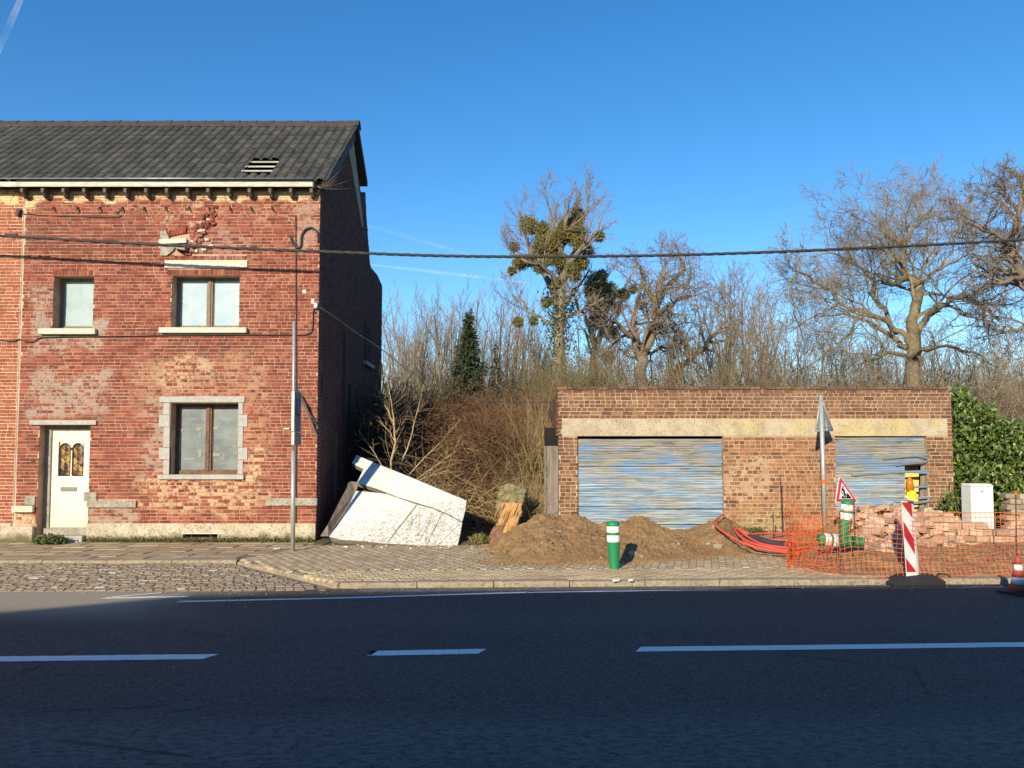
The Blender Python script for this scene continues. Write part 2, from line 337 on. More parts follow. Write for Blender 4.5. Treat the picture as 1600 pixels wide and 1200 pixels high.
M['orange_net'] = simple('orange_netting', (.82, .16, .05), (.70, .12, .04), 9, .6)
M['red_duct'] = simple('red_duct', (.68, .075, .06), (.55, .09, .06), 6, .45)
M['black_duct'] = simple('black_duct', (.035, .037, .045), (.05, .05, .055), 6, .5)
M['amber'] = simple('amber_lens', (.58, .20, .01), (.45, .14, .01), 20, .2)
M['yellow_lamp'] = simple('yellow_lamp_case', (.90, .72, .01), (.82, .62, .01), 15, .45)
M['cabinet'] = simple('cabinet_paint', (.78, .78, .72), (.72, .72, .66), 3, .5)
M['cone_red'] = simple('cone_red', (.50, .075, .045), (.40, .065, .045), 12, .6)
M['car_paint'] = simple('grey_car_paint', (.06, .065, .07), None, 3, .25, metal=.5)
M['car_glass'] = simple('car_glass', (.02, .022, .025), None, 3, .08)
M['ceramic'] = simple('white_ceramic', (.80, .78, .72), None, 9, .3)
M['contrail'] = None

# ------------------------------------------------------------------ mesh helpers
def mesh_np(name, verts, faces, mat):
    """faces: (n,k) array, k = 3 or 4"""
    me = bpy.data.meshes.new(name); verts = np.asarray(verts, dtype=np.float32); faces = np.asarray(faces, dtype=np.int32)
    n, k = faces.shape
    me.vertices.add(len(verts)); me.vertices.foreach_set('co', verts.ravel())
    me.loops.add(n * k); me.loops.foreach_set('vertex_index', faces.ravel())
    me.polygons.add(n); me.polygons.foreach_set('loop_start', np.arange(0, n * k, k, dtype=np.int32))
    me.polygons.foreach_set('loop_total', np.full(n, k, dtype=np.int32))
    me.update(calc_edges=True); me.validate()
    if mat: me.materials.append(mat)
    return me
class MB:
    def __init__(s): s.v = []; s.f = []
    def add(s, vs, fs):
        o = len(s.v); s.v += [tuple(v) for v in vs]; s.f += [tuple(i + o for i in f) for f in fs]; return s
    def box(s, x0, x1, y0, y1, z0, z1):
        return s.add([(x0, y0, z0), (x1, y0, z0), (x1, y1, z0), (x0, y1, z0), (x0, y0, z1), (x1, y0, z1), (x1, y1, z1), (x0, y1, z1)],
                     [(0, 3, 2, 1), (4, 5, 6, 7), (0, 1, 5, 4), (1, 2, 6, 5), (2, 3, 7, 6), (3, 0, 4, 7)])
    def obox(s, c, size, rot=None, jit=0, rr=None):
        rot = rot or Matrix.Identity(3); h = V(size) * .5; vs = []
        for k in range(8):
            p = V(((1 if k in (1, 2, 5, 6) else -1) * h.x, (1 if k in (2, 3, 6, 7) else -1) * h.y, (1 if k > 3 else -1) * h.z))
            if jit: p += V([(rr or rnd).uniform(-jit, jit) for _ in range(3)])
            vs.append(V(c) + rot @ p)
        return s.add(vs, [(0, 3, 2, 1), (4, 5, 6, 7), (0, 1, 5, 4), (1, 2, 6, 5), (2, 3, 7, 6), (3, 0, 4, 7)])
    def prism(s, poly, ext):
        """poly: list of 3d points (planar), ext: vector"""
        n = len(poly); ext = V(ext); a = [V(p) for p in poly]; b = [p + ext for p in a]
        return s.add(a + b, [tuple(range(n))[::-1], tuple(range(n, 2 * n))] + [(i, (i + 1) % n, n + (i + 1) % n, n + i) for i in range(n)])
    def tube(s, pts, rad, sides=8, cap=True):
        pts = [V(p) for p in pts]; n = len(pts)
        if not isinstance(rad, (list, tuple)): rad = [rad] * n
        vs = []; ref = V((.13, .21, .97))
        for i, p in enumerate(pts):
            t = (pts[min(i + 1, n - 1)] - pts[max(i - 1, 0)]).normalized()
            rf = ref if abs(t.dot(ref)) < .93 else V((.97, .13, .2))
            u = t.cross(rf).normalized(); v = t.cross(u)
            for k in range(sides):
                a = 2 * math.pi * k / sides; vs.append(p + (u * math.cos(a) + v * math.sin(a)) * rad[i])
        fs = [(i * sides + k, i * sides + (k + 1) % sides, (i + 1) * sides + (k + 1) % sides, (i + 1) * sides + k) for i in range(n - 1) for k in range(sides)]
        if cap: fs += [tuple(range(sides))[::-1], tuple(range((n - 1) * sides, n * sides))]
        return s.add(vs, fs)
    def lathe(s, prof, c=(0, 0, 0), sides=16, rot=None):
        rot = rot or Matrix.Identity(3); vs = []
        for (r, z) in prof:
            for k in range(sides):
                a = 2 * math.pi * k / sides; vs.append(V(c) + rot @ V((r * math.cos(a), r * math.sin(a), z)))
        n = len(prof)
        fs = [(i * sides + k, i * sides + (k + 1) % sides, (i + 1) * sides + (k + 1) % sides, (i + 1) * sides + k) for i in range(n - 1) for k in range(sides)]
        fs += [tuple(range(sides))[::-1], tuple(range((n - 1) * sides, n * sides))]
        return s.add(vs, fs)
    def mesh(s, name, mat, smooth=False):
        me = bpy.data.meshes.new(name); me.from_pydata(s.v, [], s.f); me.update(calc_edges=True)
        if mat: me.materials.append(mat)
        if smooth: me.polygons.foreach_set('use_smooth', [True] * len(me.polygons))
        return me
def tagit(o, label=None, cat=None, group=None, kind=None):
    if label: o['label'] = label
    if cat: o['category'] = cat
    if group: o['group'] = group
    if kind: o['kind'] = kind
    return o
def thing(name, loc, label, cat, group=None, kind=None):
    o = bpy.data.objects.new(name, None); o.location = loc; C.objects.link(o); o.empty_display_size = .2
    return tagit(o, label, cat, group, kind)
def setting(name, loc=(0, 0, 0)):
    o = bpy.data.objects.new(name, None); o.location = loc; C.objects.link(o); o['kind'] = 'structure'; return o
_loc = {}
def worldloc(o):
    return _loc.get(o.name) or (o.location.copy() if o.parent is None else None)
def put(name, me, parent=None, loc=None, rot=None, kind=None, label=None):
    """me in world coordinates when loc is None, else local to loc"""
    o = bpy.data.objects.new(name, me); C.objects.link(o)
    wl = V(loc) if loc is not None else V((0, 0, 0))
    if parent:
        o.parent = parent; p = worldloc(parent); o.location = wl - p
    else: o.location = wl
    if rot: o.rotation_euler = rot
    _loc[o.name] = wl
    if kind: o['kind'] = kind
    if label: o['label'] = label
    return o
def bevel(o, wd=.01, seg=2):
    m = o.modifiers.new('bevel', 'BEVEL'); m.width = wd; m.segments = seg; m.limit_method = 'ANGLE'; return o
def boxpart(name, dims, mat, parent, bev=0, **k):
    o = put(name, MB().box(*dims).mesh(name, mat), parent, **k)
    if bev: bevel(o, bev, 1)
    return o

# tubes for foliage, all at once
def tubes_np(name, polys, mat, sides=3):
    """polys: list of (pts list, radii list)"""
    P = np.array([p[:] for pl in polys for p in pl[0]], dtype=np.float64); Rr = np.array([r for pl in polys for r in pl[1]])
    ids = np.repeat(np.arange(len(polys)), [len(pl[0]) for pl in polys]); n = len(P)
    same = ids[1:] == ids[:-1]
    d = np.zeros_like(P); seg = P[1:] - P[:-1]; seg[~same] = 0
    d[:-1] += seg; d[1:] += seg
    d /= np.maximum(np.linalg.norm(d, axis=1, keepdims=True), 1e-9)
    ref = np.array([.18, .97, .16]); u = np.cross(d, ref); u /= np.maximum(np.linalg.norm(u, axis=1, keepdims=True), 1e-9); v = np.cross(d, u)
    ring = []
    for k in range(sides):
        a = 2 * math.pi * k / sides; ring.append(P + (u * math.cos(a) + v * math.sin(a)) * Rr[:, None])
    verts = np.stack(ring, 1).reshape(-1, 3); i = np.nonzero(same)[0]; fs = []
    for k in range(sides):
        k2 = (k + 1) % sides; fs.append(np.stack([i * sides + k, i * sides + k2, (i + 1) * sides + k2, (i + 1) * sides + k], 1))
    me = mesh_np(name, verts, np.concatenate(fs), mat)
    if sides > 4: me.polygons.foreach_set('use_smooth', np.ones(len(me.polygons), dtype=bool))
    return me
def leaves_np(name, P, size, mat, rs, aspect=2.2, up=0.0, droop=None):
    """diamond leaves bent along the midrib; P (n,3)"""
    P = np.asarray(P, dtype=np.float64); n = len(P); a = rs.normal(size=(n, 3)); a[:, 2] += up
    if droop is not None: a = a * .55 + droop
    a /= np.linalg.norm(a, axis=1, keepdims=True); b = np.cross(a, rs.normal(size=(n, 3))); b /= np.linalg.norm(b, axis=1, keepdims=True)
    s = size * rs.uniform(.6, 1.25, (n, 1)); L = a * s; Wd = b * s / aspect; nrm = np.cross(a, b) * s * .12
    vs = np.stack([P, P + L * .5 + Wd * .5 + nrm, P + L, P + L * .5 - Wd * .5 + nrm, ], 1).reshape(-1, 3)
    i = np.arange(n)[:, None] * 4; tri = np.concatenate([i + np.array([[0, 1, 2]]), i + np.array([[0, 2, 3]])])
    return mesh_np(name, vs, tri, mat)

# ------------------------------------------------------------------ setting: ground, road, pavement
def yk(x):            # front edge of the right-hand kerb, running a little away from the viewer
    return 10.30 + (x + 2.4) * .038
ZR = -.08
g = put('ground', MB().add([(-900, -300, -.2), (900, -300, -.2), (900, 1500, -.2), (-900, 1500, -.2)], [(0, 1, 2, 3)]).mesh('ground', M['ground'])); g['kind'] = 'structure'
rs = np.random.RandomState(3)
def heightmesh(name, x0, x1, y0, y1, nx, ny, fz, mat, smooth=True):
    xs = np.linspace(x0, x1, nx); ys = np.linspace(y0, y1, ny); vs = [(x, y, fz(x, y)) for y in ys for x in xs]
    i = np.arange(nx * ny).reshape(ny, nx); f = np.stack([i[:-1, :-1], i[:-1, 1:], i[1:, 1:], i[1:, :-1]], -1).reshape(-1, 4)
    me = mesh_np(name, vs, f, mat)
    if smooth: me.polygons.foreach_set('use_smooth', np.ones(len(me.polygons), dtype=bool))
    return me
o = put('overgrown_ground', heightmesh('overgrown_ground', -60, 80, 15.12, 140, 90, 70, lambda x, y: -.03 + min(1, (y - 15.12) / 4) * .18 * (1 + mnoise.noise(V((x * .4, y * .4, 0)))), M['ground'])); o['kind'] = 'structure'

road = setting('road')
put('asphalt_surface', MB().add([(-80, -4.0, ZR), (80, -4.0, ZR), (80, yk(80), ZR), (7.5, yk(7.5), ZR), (-2.42, 10.30, ZR), (-3.3, 10.12, ZR), (-80, 9.4, ZR)], [tuple(range(7))]).mesh('asphalt_surface', M['asphalt']), road)
def strip(name, pts, wd, mat, parent, z, wob=0):
    """painted line: pts = list of ground points along its centre"""
    n = 40; P = []
    L = [0]
    for a, b in zip(pts, pts[1:]): L.append(L[-1] + (b - a).length)
    for k in range(n + 1):
        s = L[-1] * k / n; j = max(i for i in range(len(pts) - 1) if L[i] <= s + 1e-6); t = (s - L[j]) / (L[j + 1] - L[j]); P.append(pts[j].lerp(pts[j + 1], t))
    vs = []; 
    for k, p in enumerate(P):
        t = (P[min(k + 1, n)] - P[max(k - 1, 0)]).normalized(); nn = V((-t.y, t.x, 0)); sl = .9 if k in (0,) else 0
        w1 = wd / 2 + rnd.uniform(-wob, wob); w2 = wd / 2 + rnd.uniform(-wob, wob)
        vs += [V((p.x, p.y, z)) + nn * w1 + t * (wd * .5 if k in (0, n) else 0), V((p.x, p.y, z)) - nn * w2]
    return put(name, MB().add(vs, [(2 * k + 1, 2 * k + 3, 2 * k + 2, 2 * k) for k in range(n)]).mesh(name, mat), parent)
zr = ZR + .004
def R2(px, py): return G(px, py, ZR)
strip('edge_line', [R2(276, 940.5), R2(540, 934.5), R2(820, 926)], .085, M['road_paint'], road, zr, .003)
strip('edge_line', [R2(822, 926), R2(1100, 922), R2(1700, 913)], .06, M['road_paint'], road, zr, .012)
strip('lane_marking', [R2(-200, 1032.5), R2(322, 1026.5)], .17, M['road_paint'], road, zr, .006)
strip('lane_marking', [R2(574, 1021.5), R2(746, 1018.3)], .17, M['road_paint'], road, zr, .003)
strip('lane_marking', [R2(990, 1015), R2(1300, 1011.5), R2(1800, 1005)], .17, M['road_paint'], road, zr, .003)
strip('arrow_marking', [R2(158, 935), R2(290, 932.5)], .09, M['road_paint'], road, zr, .004)
strip('arrow_marking', [R2(172, 934), R2(250, 927.2)], .06, M['road_paint'], road, zr + .004, .01)
# dull concrete gutter between kerb and edge line
gv = []
for k in range(41):
    x = -2.0 + 12 * k / 40; gv += [(x, yk(x) + .0, zr), (x, yk(x) - .30 + .03 * mnoise.noise(V((x * 3, 0, 0))), zr)]
put('gutter', MB().add(gv, [(2 * k + 1, 2 * k + 3, 2 * k + 2, 2 * k) for k in range(40)]).mesh('gutter', M['gutter']), road)
manh = R2(292, 1103)
put('road_patch', MB().lathe([(.10, 0), (.10, .003)], (manh.x, manh.y, ZR), 16).mesh('road_patch', simple('clay_patch', (.13, .11, .10), None, 20)), road)

gm_ = MB(); rq = random.Random(4)
for k in range(900):
    x = rq.uniform(-9, 9); y = rq.choice([rq.uniform(3.5, 10), yk(x) - abs(rq.gauss(0, .25)) - .02, yk(x) - abs(rq.gauss(0, .12)) - .02])
    if x < -2.6 and y > 10.0: y = rq.uniform(9.2, 10.0)
    r_ = rq.uniform(.004, .012) * (1.8 if rq.random() < .06 else 1); a_ = rq.random() * 6.28
    P = [V((x + r_ * math.cos(a_ + t), y + r_ * math.sin(a_ + t), ZR + .002)) for t in (0, 1.6, 3.1, 4.7)]; tp = V((x, y, ZR + r_ * .9)); gm_.add(P + [tp], [(0, 1, 4), (1, 2, 4), (2, 3, 4), (3, 0, 4)])
o = put('road_grit', gm_.mesh('road_grit', M['pebble'])); tagit(o, 'loose grit scattered over the road surface', kind='stuff')
pav = setting('pavement')
# base (mortar bed) under slabs/pavers; left part back of the kerb at Y 12.45, right part out to yk
KL = 12.45
A = G(375, 874); B = G(520, 915, -.01)       # slanting kerb between the two
bed = [(-14, KL + .1, -.012), (A.x, KL + .1, -.012), (B.x + .08, yk(B.x) + .1, -.012), (12, yk(12) + .1, -.012), (12, 15.6, -.012), (-14, 15.6, -.012)]
put('paving_bed', MB().prism(bed, (0, 0, -.15)).mesh('paving_bed', M['joint']), pav)
PIECES = {}
def scatter_pieces(name, cells, mat, parent, thick, near=300, zfun=None, jit=.004, mesh_cache=None, clip=None, key=None):
    """cells: list of (cx,cy,ang,lx,ly, polygon-or-None). 300 largest-looking as objects, rest one stuff mesh."""
    cells = sorted(cells, key=key or (lambda c: c[1]))
    cache = {}; rest = MB(); cnt = 0
    for (cx, cy, ang, lx, ly, shape) in cells:
        z = zfun(cx, cy) if zfun else 0.0; dz = rnd.uniform(-jit, jit)
        vis = abs(cx) < cy * .67
        sh = shape or [(-lx / 2, -ly / 2), (lx / 2, -ly / 2), (lx / 2, ly / 2), (-lx / 2, ly / 2)]
        if cnt < near and vis:
            kk = (round(lx, 3), round(ly, 3), rnd.randrange(3))
            if kk not in cache:
                mb = MB(); n = len(sh); top = [(x * .93 + rnd.uniform(-.004, .004), y * .93 + rnd.uniform(-.004, .004), 0) for x, y in sh]; mid = [(x, y, -.010) for x, y in sh]
                mb.add(top + mid, [tuple(range(n))] + [(n + i, n + (i + 1) % n, (i + 1) % n, i) for i in range(n)])
                mid2 = [(x, y, -thick) for x, y in sh]; mb.add(mid + mid2, [(n + i, n + (i + 1) % n, (i + 1) % n, i) for i in range(n)])
                cache[kk] = mb.mesh(name, mat)
            o = bpy.data.objects.new(name, cache[kk]); C.objects.link(o); o.parent = parent; o.location = V((cx, cy, z + dz)) - parent.location
            tl_ = 1.5 if name == 'sett' else .4; o.rotation_euler = (rnd.uniform(-.012, .012) * tl_, rnd.uniform(-.012, .012) * tl_, ang); cnt += 1
        else:
            ca, sa = math.cos(ang), math.sin(ang); n = len(sh)
            tl_ = .02 if name == 'sett' else .006; tx, ty = rnd.uniform(-tl_, tl_), rnd.uniform(-tl_, tl_)
            P = [(cx + x * ca - y * sa, cy + x * sa + y * ca, x * tx + y * ty) for x, y in sh]
            top = [(cx + (px - cx) * .93, cy + (py - cy) * .93, z + dz + q) for px, py, q in P]; mid = [(px, py, z + dz + q - .010) for px, py, q in P]; low = [(px, py, z - thick) for px, py, q in P]
            rest.add(top + mid + low, [tuple(range(n))] + [(n + i, n + (i + 1) % n, (i + 1) % n, i) for i in range(n)] + [(2 * n + i, 2 * n + (i + 1) % n, n + (i + 1) % n, n + i) for i in range(n)])
    if rest.v: put(name, rest.mesh(name + '_rest', mat), parent, kind='stuff')
def slantx(y):        # x of the slanting kerb at depth y
    t = (y - KL) / (yk(B.x) - KL); return A.x + (B.x - A.x) * t
# large slabs in front of the house
cells = []
for r in range(9):
    y = KL + .16 + .15 + r * .31
    if y > 15.0: break
    x = -13.5 + (r % 2) * .3
    while x < -3.75 + (15 - y) * .0:
        lx = rnd.choice([.30, .30, .60]) ; 
        if x + lx < -4.25 + (y - 13.0) * .35: cells.append((x + lx / 2, y, 0, lx - .006, .304, None))
        x += lx
scatter_pieces('paving_slab', cells, M['slab'], pav, .04, jit=.008)
xl = -4.3
# running-bond pavers whose long joints lead away from the viewer, slightly skewed
def zone_left(y): return max(slantx(y) + .12, -4.25 + (y - 13.0) * .35 if y > KL + .1 else -99)
ang = R(-14); cells = []; ca, sa = math.cos(ang), math.sin(ang)
for i in range(-60, 110):
    for j in range(-60, 60):
        u = i * .112; v = j * .222 + (i % 2) * .111
        x = u * ca - v * sa; y = 12.8 + u * sa + v * ca
        if not (yk(x) + 1.08 < y < 15.05): continue
        if x < zone_left(y) or x > 5.6: continue
        cells.append((x, y, ang + math.pi / 2, .216, .106, None))
scatter_pieces('paver', cells, M['paver'], pav, .05, jit=.0018)
# wavy interlocking pavers along the kerb
cells = []
hexs = [(-.11, -.03), (-.055, -.062), (.055, -.038), (.11, -.062), (.11, .03), (.055, .062), (-.055, .038), (-.11, .062)]
slope = math.atan(.038)
for j in range(8):
    for i in range(-3, 60):
        x = -2.6 + i * .232 + (j % 2) * .116; y = yk(x) + .17 + .062 + j * .114
        if x < slantx(y) + .15 or x > 5.9: continue
        cells.append((x, y, slope, .228, .11, hexs))
scatter_pieces('wavy_paver', cells, M['paver'], pav, .05, jit=.0018)
rowx = MB()
# kerbs
def kerb_line(name, a, b, wid, top, low, n, parent=pav, mat=None):
    a = V(a); b = V(b); d = (b - a); t = d.normalized(); nn = V((-t.y, t.x, 0)); L = d.length / n
    for k in range(n):
        p = a + t * (L * k + .006); q = a + t * (L * (k + 1) - .006); dz = rnd.uniform(-.006, .006)
        prof = [(0, low - .1), (0, top - .035), (.02, top - .008), (.05, top), (wid, top), (wid, low - .1)]
        vs = []
        for e in (p, q):
            for (s_, z_) in prof: vs.append(V((e.x, e.y, 0)) + nn * s_ + V((0, 0, z_ + dz)))
        m_ = len(prof); fs = [(i, i + 1, m_ + i + 1, m_ + i) for i in range(m_ - 1)] + [tuple(range(m_)), tuple(range(m_, 2 * m_))[::-1]]
        put('kerb_stone', MB().add(vs, fs).mesh('kerb_stone', mat or M['kerb']), parent)
kerb_line('k', (B.x + .05, yk(B.x + .05), 0), (12.0, yk(12.0), 0), .16, 0, -.08, 14)
kerb_line('k', (-13.8, KL, 0), (A.x - .02, KL, 0), .16, 0, -.06, 9)
kerb_line('k', (A.x, KL - .02, 0), (B.x, yk(B.x) + .06, 0), .17, -.012, -.08, 4)
# sett parking bay
bay = setting('parking_bay')
zb = lambda x, y: -.045 - (KL - y) * .014
put('sett_bed', MB().add([(-14, 9.9, zb(0, 9.9) - .022), (slantx(9.95) + .2, 10.05, zb(0, 9.9) - .022), (A.x + .1, KL + .03, zb(0, KL) - .022), (-14, KL + .03, zb(0, KL) - .022)], [(0, 1, 2, 3)]).mesh('sett_bed', M['joint']), bay)
cells = []
for r in range(60):
    y = KL - .06 - r * .105
    if y < 10.14 + (0 if True else 0): break
    x = -13.5 + rnd.random() * .1
    while True:
        lx = rnd.uniform(.10, .17)
        if x + lx > slantx(y) - .1: break
        # rows bend diagonally
        cells.append((x + lx / 2, y + .0 + .01 * mnoise.noise(V((x, y, 0))), rnd.uniform(-.07, .07) + .14, lx - .016, .090, None)); x += lx
scatter_pieces('sett', cells, M['sett'], bay, .05, zfun=zb, jit=.005, key=lambda c: c[1] + abs(c[0] + 4) * .3)

# ------------------------------------------------------------------ brick walls
def merge_solid(mb, X0, X1, Z0, Z1, Y0, Y1, openings):
    xs = sorted({X0, X1, *[v for o_ in openings for v in o_[:2]]}); zs = sorted({Z0, Z1, *[v for o_ in openings for v in o_[2:4]]})
    xs = [x for x in xs if X0 - 1e-6 <= x <= X1 + 1e-6]; zs = [z for z in zs if Z0 - 1e-6 <= z <= Z1 + 1e-6]
    for a, b in zip(zs, zs[1:]):
        run = None
        for c, d in zip(xs, xs[1:]):
            mx, mz = (c + d) / 2, (a + b) / 2; hole = any(o_[0] < mx < o_[1] and o_[2] < mz < o_[3] for o_ in openings)
            if hole:
                if run: mb.box(run[0], run[1], Y0, Y1, a, b); run = None
            else: run = (run[0], d) if run else (c, d)
        if run: mb.box(run[0], run[1], Y0, Y1, a, b)
def brick_rows(U0, U1, Z0, Z1, course, openings, rr, st=.205, hd=.097, jt=.0125, irregular=.25):
    out = []; r = 0; z = Z0
    while z + course * .6 < Z1:
        h = course - jt; zt = min(z + h, Z1); header = (r % 2 == 1)
        if rr.random() < irregular: header = not header
        u = U0 - rr.uniform(0, .2)
        drift = 0
        while u < U1:
            L = hd if (header ^ (rr.random() < .12)) else st
            a, b = max(u, U0), min(u + L, U1); u += L + jt
            segs = [(a, b)]
            for (o0, o1, p0, p1) in openings:
                if p0 < (z + zt) / 2 < p1:
                    ns = []
                    for (s0, s1) in segs:
                        if s1 <= o0 or s0 >= o1: ns.append((s0, s1)); continue
                        if s0 < o0: ns.append((s0, o0))
                        if s1 > o1: ns.append((o1, s1))
                    segs = ns
            for (s0, s1) in segs:
                if s1 - s0 > .025: out.append((s0, s1, z, zt))
        z += course; r += 1
    return out
def lay_bricks(parent, rects, Y, mat, rr, proud=.007, limit=300, st=.205, restname='brick', missing=0):
    """front-facing wall at depth Y (faces -Y)"""
    full = [q for q in rects if abs((q[1] - q[0]) - st) < 1e-4]
    full.sort(key=lambda q: (abs(q[0]) + abs((q[2] + q[3]) / 2 - 1.7)))
    chosen = set(map(id, full[:limit])); cache = []
    h0 = full[0][3] - full[0][2] if full else .055
    for k in range(5):
        mb = MB(); L = st / 2; H = h0 / 2; j = lambda: rr.uniform(-.0025, .0025)
        a = [(-L + j(), 0, -H + j()), (L + j(), 0, -H + j()), (L + j(), 0, H + j()), (-L + j(), 0, H + j())]
        b = [(-L, .02, -H), (L, .02, -H), (L, .02, H), (-L, .02, H)]
        mb.add(a + b, [(0, 1, 2, 3), (4, 5, 1, 0), (5, 6, 2, 1), (6, 7, 3, 2), (7, 4, 0, 3)]); cache.append(mb.mesh('brick', mat))
    rest = MB(); pl = parent.location
    for q in rects:
        u0, u1, z0, z1 = q; pr = proud + rr.uniform(-.003, .0035)
        if missing and rr.random() < missing: pr = -.004
        if id(q) in chosen and pr > 0:
            o = bpy.data.objects.new('brick', cache[rr.randrange(5)]); C.objects.link(o); o.parent = parent
            o.location = V(((u0 + u1) / 2, Y - pr, (z0 + z1) / 2)) - pl
        elif pr > 0:
            j = lambda: rr.uniform(-.003, .003)
            a = [(u0 + j(), Y - pr, z0 + j()), (u1 + j(), Y - pr, z0 + j()), (u1 + j(), Y - pr, z1 + j()), (u0 + j(), Y - pr, z1 + j())]
            b = [(u0, Y + .004, z0), (u1, Y + .004, z0), (u1, Y + .004, z1), (u0, Y + .004, z1)]
            rest.add(a + b, [(0, 1, 2, 3), (4, 5, 1, 0), (5, 6, 2, 1), (6, 7, 3, 2), (7, 4, 0, 3)])
    return rest

rb = random.Random(11)
XC = W(497, 560, YF).x           # right corner of the house
XP = W(31, 560, YF).x            # party line
XL = -15.0
ZE = W(250, 296, YF).z           # top of brickwork
house = thing('brick_house', (XC, YF, 0), 'two storey red brick house with weathered facade, cream door and dark tiled roof', 'house')
w1 = fr(83, 431, 146, 514); w2 = fr(268, 430, 374, 513); w3 = fr(266, 630, 372, 742); dr = list(fr(59.5, 664, 139, 838)); dr[2] = .0
vent = fr(287, 834, 341, 841)
holes = [w1, w2, w3, tuple(dr)]
wallmb = MB(); merge_solid(wallmb, XP, XC, 0, ZE + .25, YF, YF + .30, holes + [vent]); 
put('wall', wallmb.mesh('wall', M['house_mortar']), house)
# the sheets that stand proud of the bricks
L1 = fr(258, 407, 387, 419); L3 = fr(250, 620, 383, 629); LD = fr(48, 657, 152, 664); S1 = fr(64, 514, 152, 523); S2 = fr(251, 512.5, 387, 521); S3 = fr(248, 741.5, 382, 749)
soldier1 = fr(83, 423, 146, 430.6); soldier2 = fr(262, 421, 375, 429.6); soldier3 = fr(272, 399.5, 386, 406)
scar = fr(251, 364, 296, 399)
band_r = fr(416, 778, 496, 790); band_l = fr(137, 782, 214, 793)
pl_top = W(300, 817.5, YF).z
excl = [w1, w2, w3, tuple(dr), L1, L3, LD, S1, S2, S3, soldier1, soldier2, soldier3, scar, band_r, band_l]
crack = W(462.5, 600, YF).x
rects = brick_rows(XP + .02, XC, pl_top, ZE, .0674, excl, rb)
rest = lay_bricks(house, rects, YF, M['house_brick'], rb)
# soldier courses
for (a, cnt) in ((soldier1, 11), (soldier2, 19), (soldier3, 19)):
    st_ = (a[1] - a[0]) / cnt
    for k in range(cnt):
        x0 = a[0] + st_ * k
        put('soldier_brick', MB().box(x0 + .006, x0 + st_ - .006, YF - .009 - rb.uniform(0, .006), YF + .01, a[2] + .004, a[3] - .004).mesh('soldier_brick', M['house_brick']), house)
put('brick', rest.mesh('brick_rest', M['house_brick']), house, kind='stuff')
# the scar above window two: tilted soldier bricks, rubble, stone stub and a black plate standing in for the shade of a hole
def fz(px, py, Y=YF): return W(px, py, Y)
for (x, y, a, sx, sz) in [(266 + 4 * i, 365.5 - i * .9, -.18, .034, .125) for i in range(7)]:
    p = fz(x, y); put('arch_brick', MB().obox(p + V((0, -.012, 0)), (sx + .01, .05, sz), Matrix.Rotation(-a, 3, 'Y')).mesh('arch_brick', M['house_brick']), house)
put('scar_stone', MB().prism([fz(251, 378, YF), fz(252, 363, YF), fz(260, 360, YF), fz(266, 374, YF), fz(266, 378, YF)][::-1], (0, -.05, 0)).mesh('scar_stone', M['old_stone']), house)
put('scar_stone', MB().prism([fz(251, 376, YF), fz(293, 374, YF), fz(294, 381, YF), fz(251, 383, YF)][::-1], (0, -.09, 0)).mesh('scar_stone', M['pale_lintel']), house)
put('scar_stone', MB().prism([fz(251, 383.5, YF), fz(276, 383.5, YF), fz(272, 392, YF), fz(262, 400, YF), fz(252, 400, YF)][::-1], (0, -.045, 0)).mesh('scar_stone', M['old_stone']), house)
put('scar_shade_plate', MB().prism([fz(277, 384, YF), fz(293, 384, YF), fz(297, 389, YF), fz(296, 398, YF), fz(288, 399, YF), fz(277, 392, YF)][::-1], (0, -.016, 0)).mesh('scar_shade_plate', M['dark']), house)
put('scar_stub', MB().obox(fz(284, 388, YF - .08), (.19, .16, .07), Matrix.Rotation(.2, 3, 'Y')).mesh('scar_stub', M['old_stone']), house)
mb = MB()
for k in range(60):
    t = rb.random(); px = 292 + t * 40 + rb.uniform(-8, 8); py = 398 - t * 62 + rb.uniform(-16, 10)
    p = fz(px, py); vert = rb.random() < .35
    sz = (.05, .05, .10) if vert else (rb.uniform(.06, .11), .05, .05)
    mb.obox(p + V((0, -.005 - rb.uniform(0, .03), 0)), sz, Matrix.Rotation(rb.uniform(-.15, .15), 3, 'Y'), .006, rb)
put('rubble_infill', mb.mesh('rubble_infill', M['house_brick']), house, kind='stuff')
for k in range(9):
    p = fz(rb.uniform(300, 335), rb.uniform(340, 398)); put('mortar_lump', MB().obox(p + V((0, -.03, 0)), (.09, .03, .045), None, .012, rb).mesh('mortar_lump', M['pale_lintel']), house)

def stonebox(name, a, out, mat, back=.0, bev=.006, label=None):
    o = put(name, MB().box(a[0], a[1], YF - out, YF + back, a[2], a[3]).mesh(name, mat), house, label=label); bevel(o, bev, 1); return o
stonebox('lintel', L1, .03, M['pale_lintel'], .1); stonebox('lintel', L3, .035, M['stone'], .1); stonebox('lintel', LD, .05, M['stone'], .1)
stonebox('sill', S1, .09, M['pale_lintel'], .2); stonebox('sill', S2, .09, M['pale_lintel'], .2); stonebox('sill', S3, .06, M['stone'], .2)
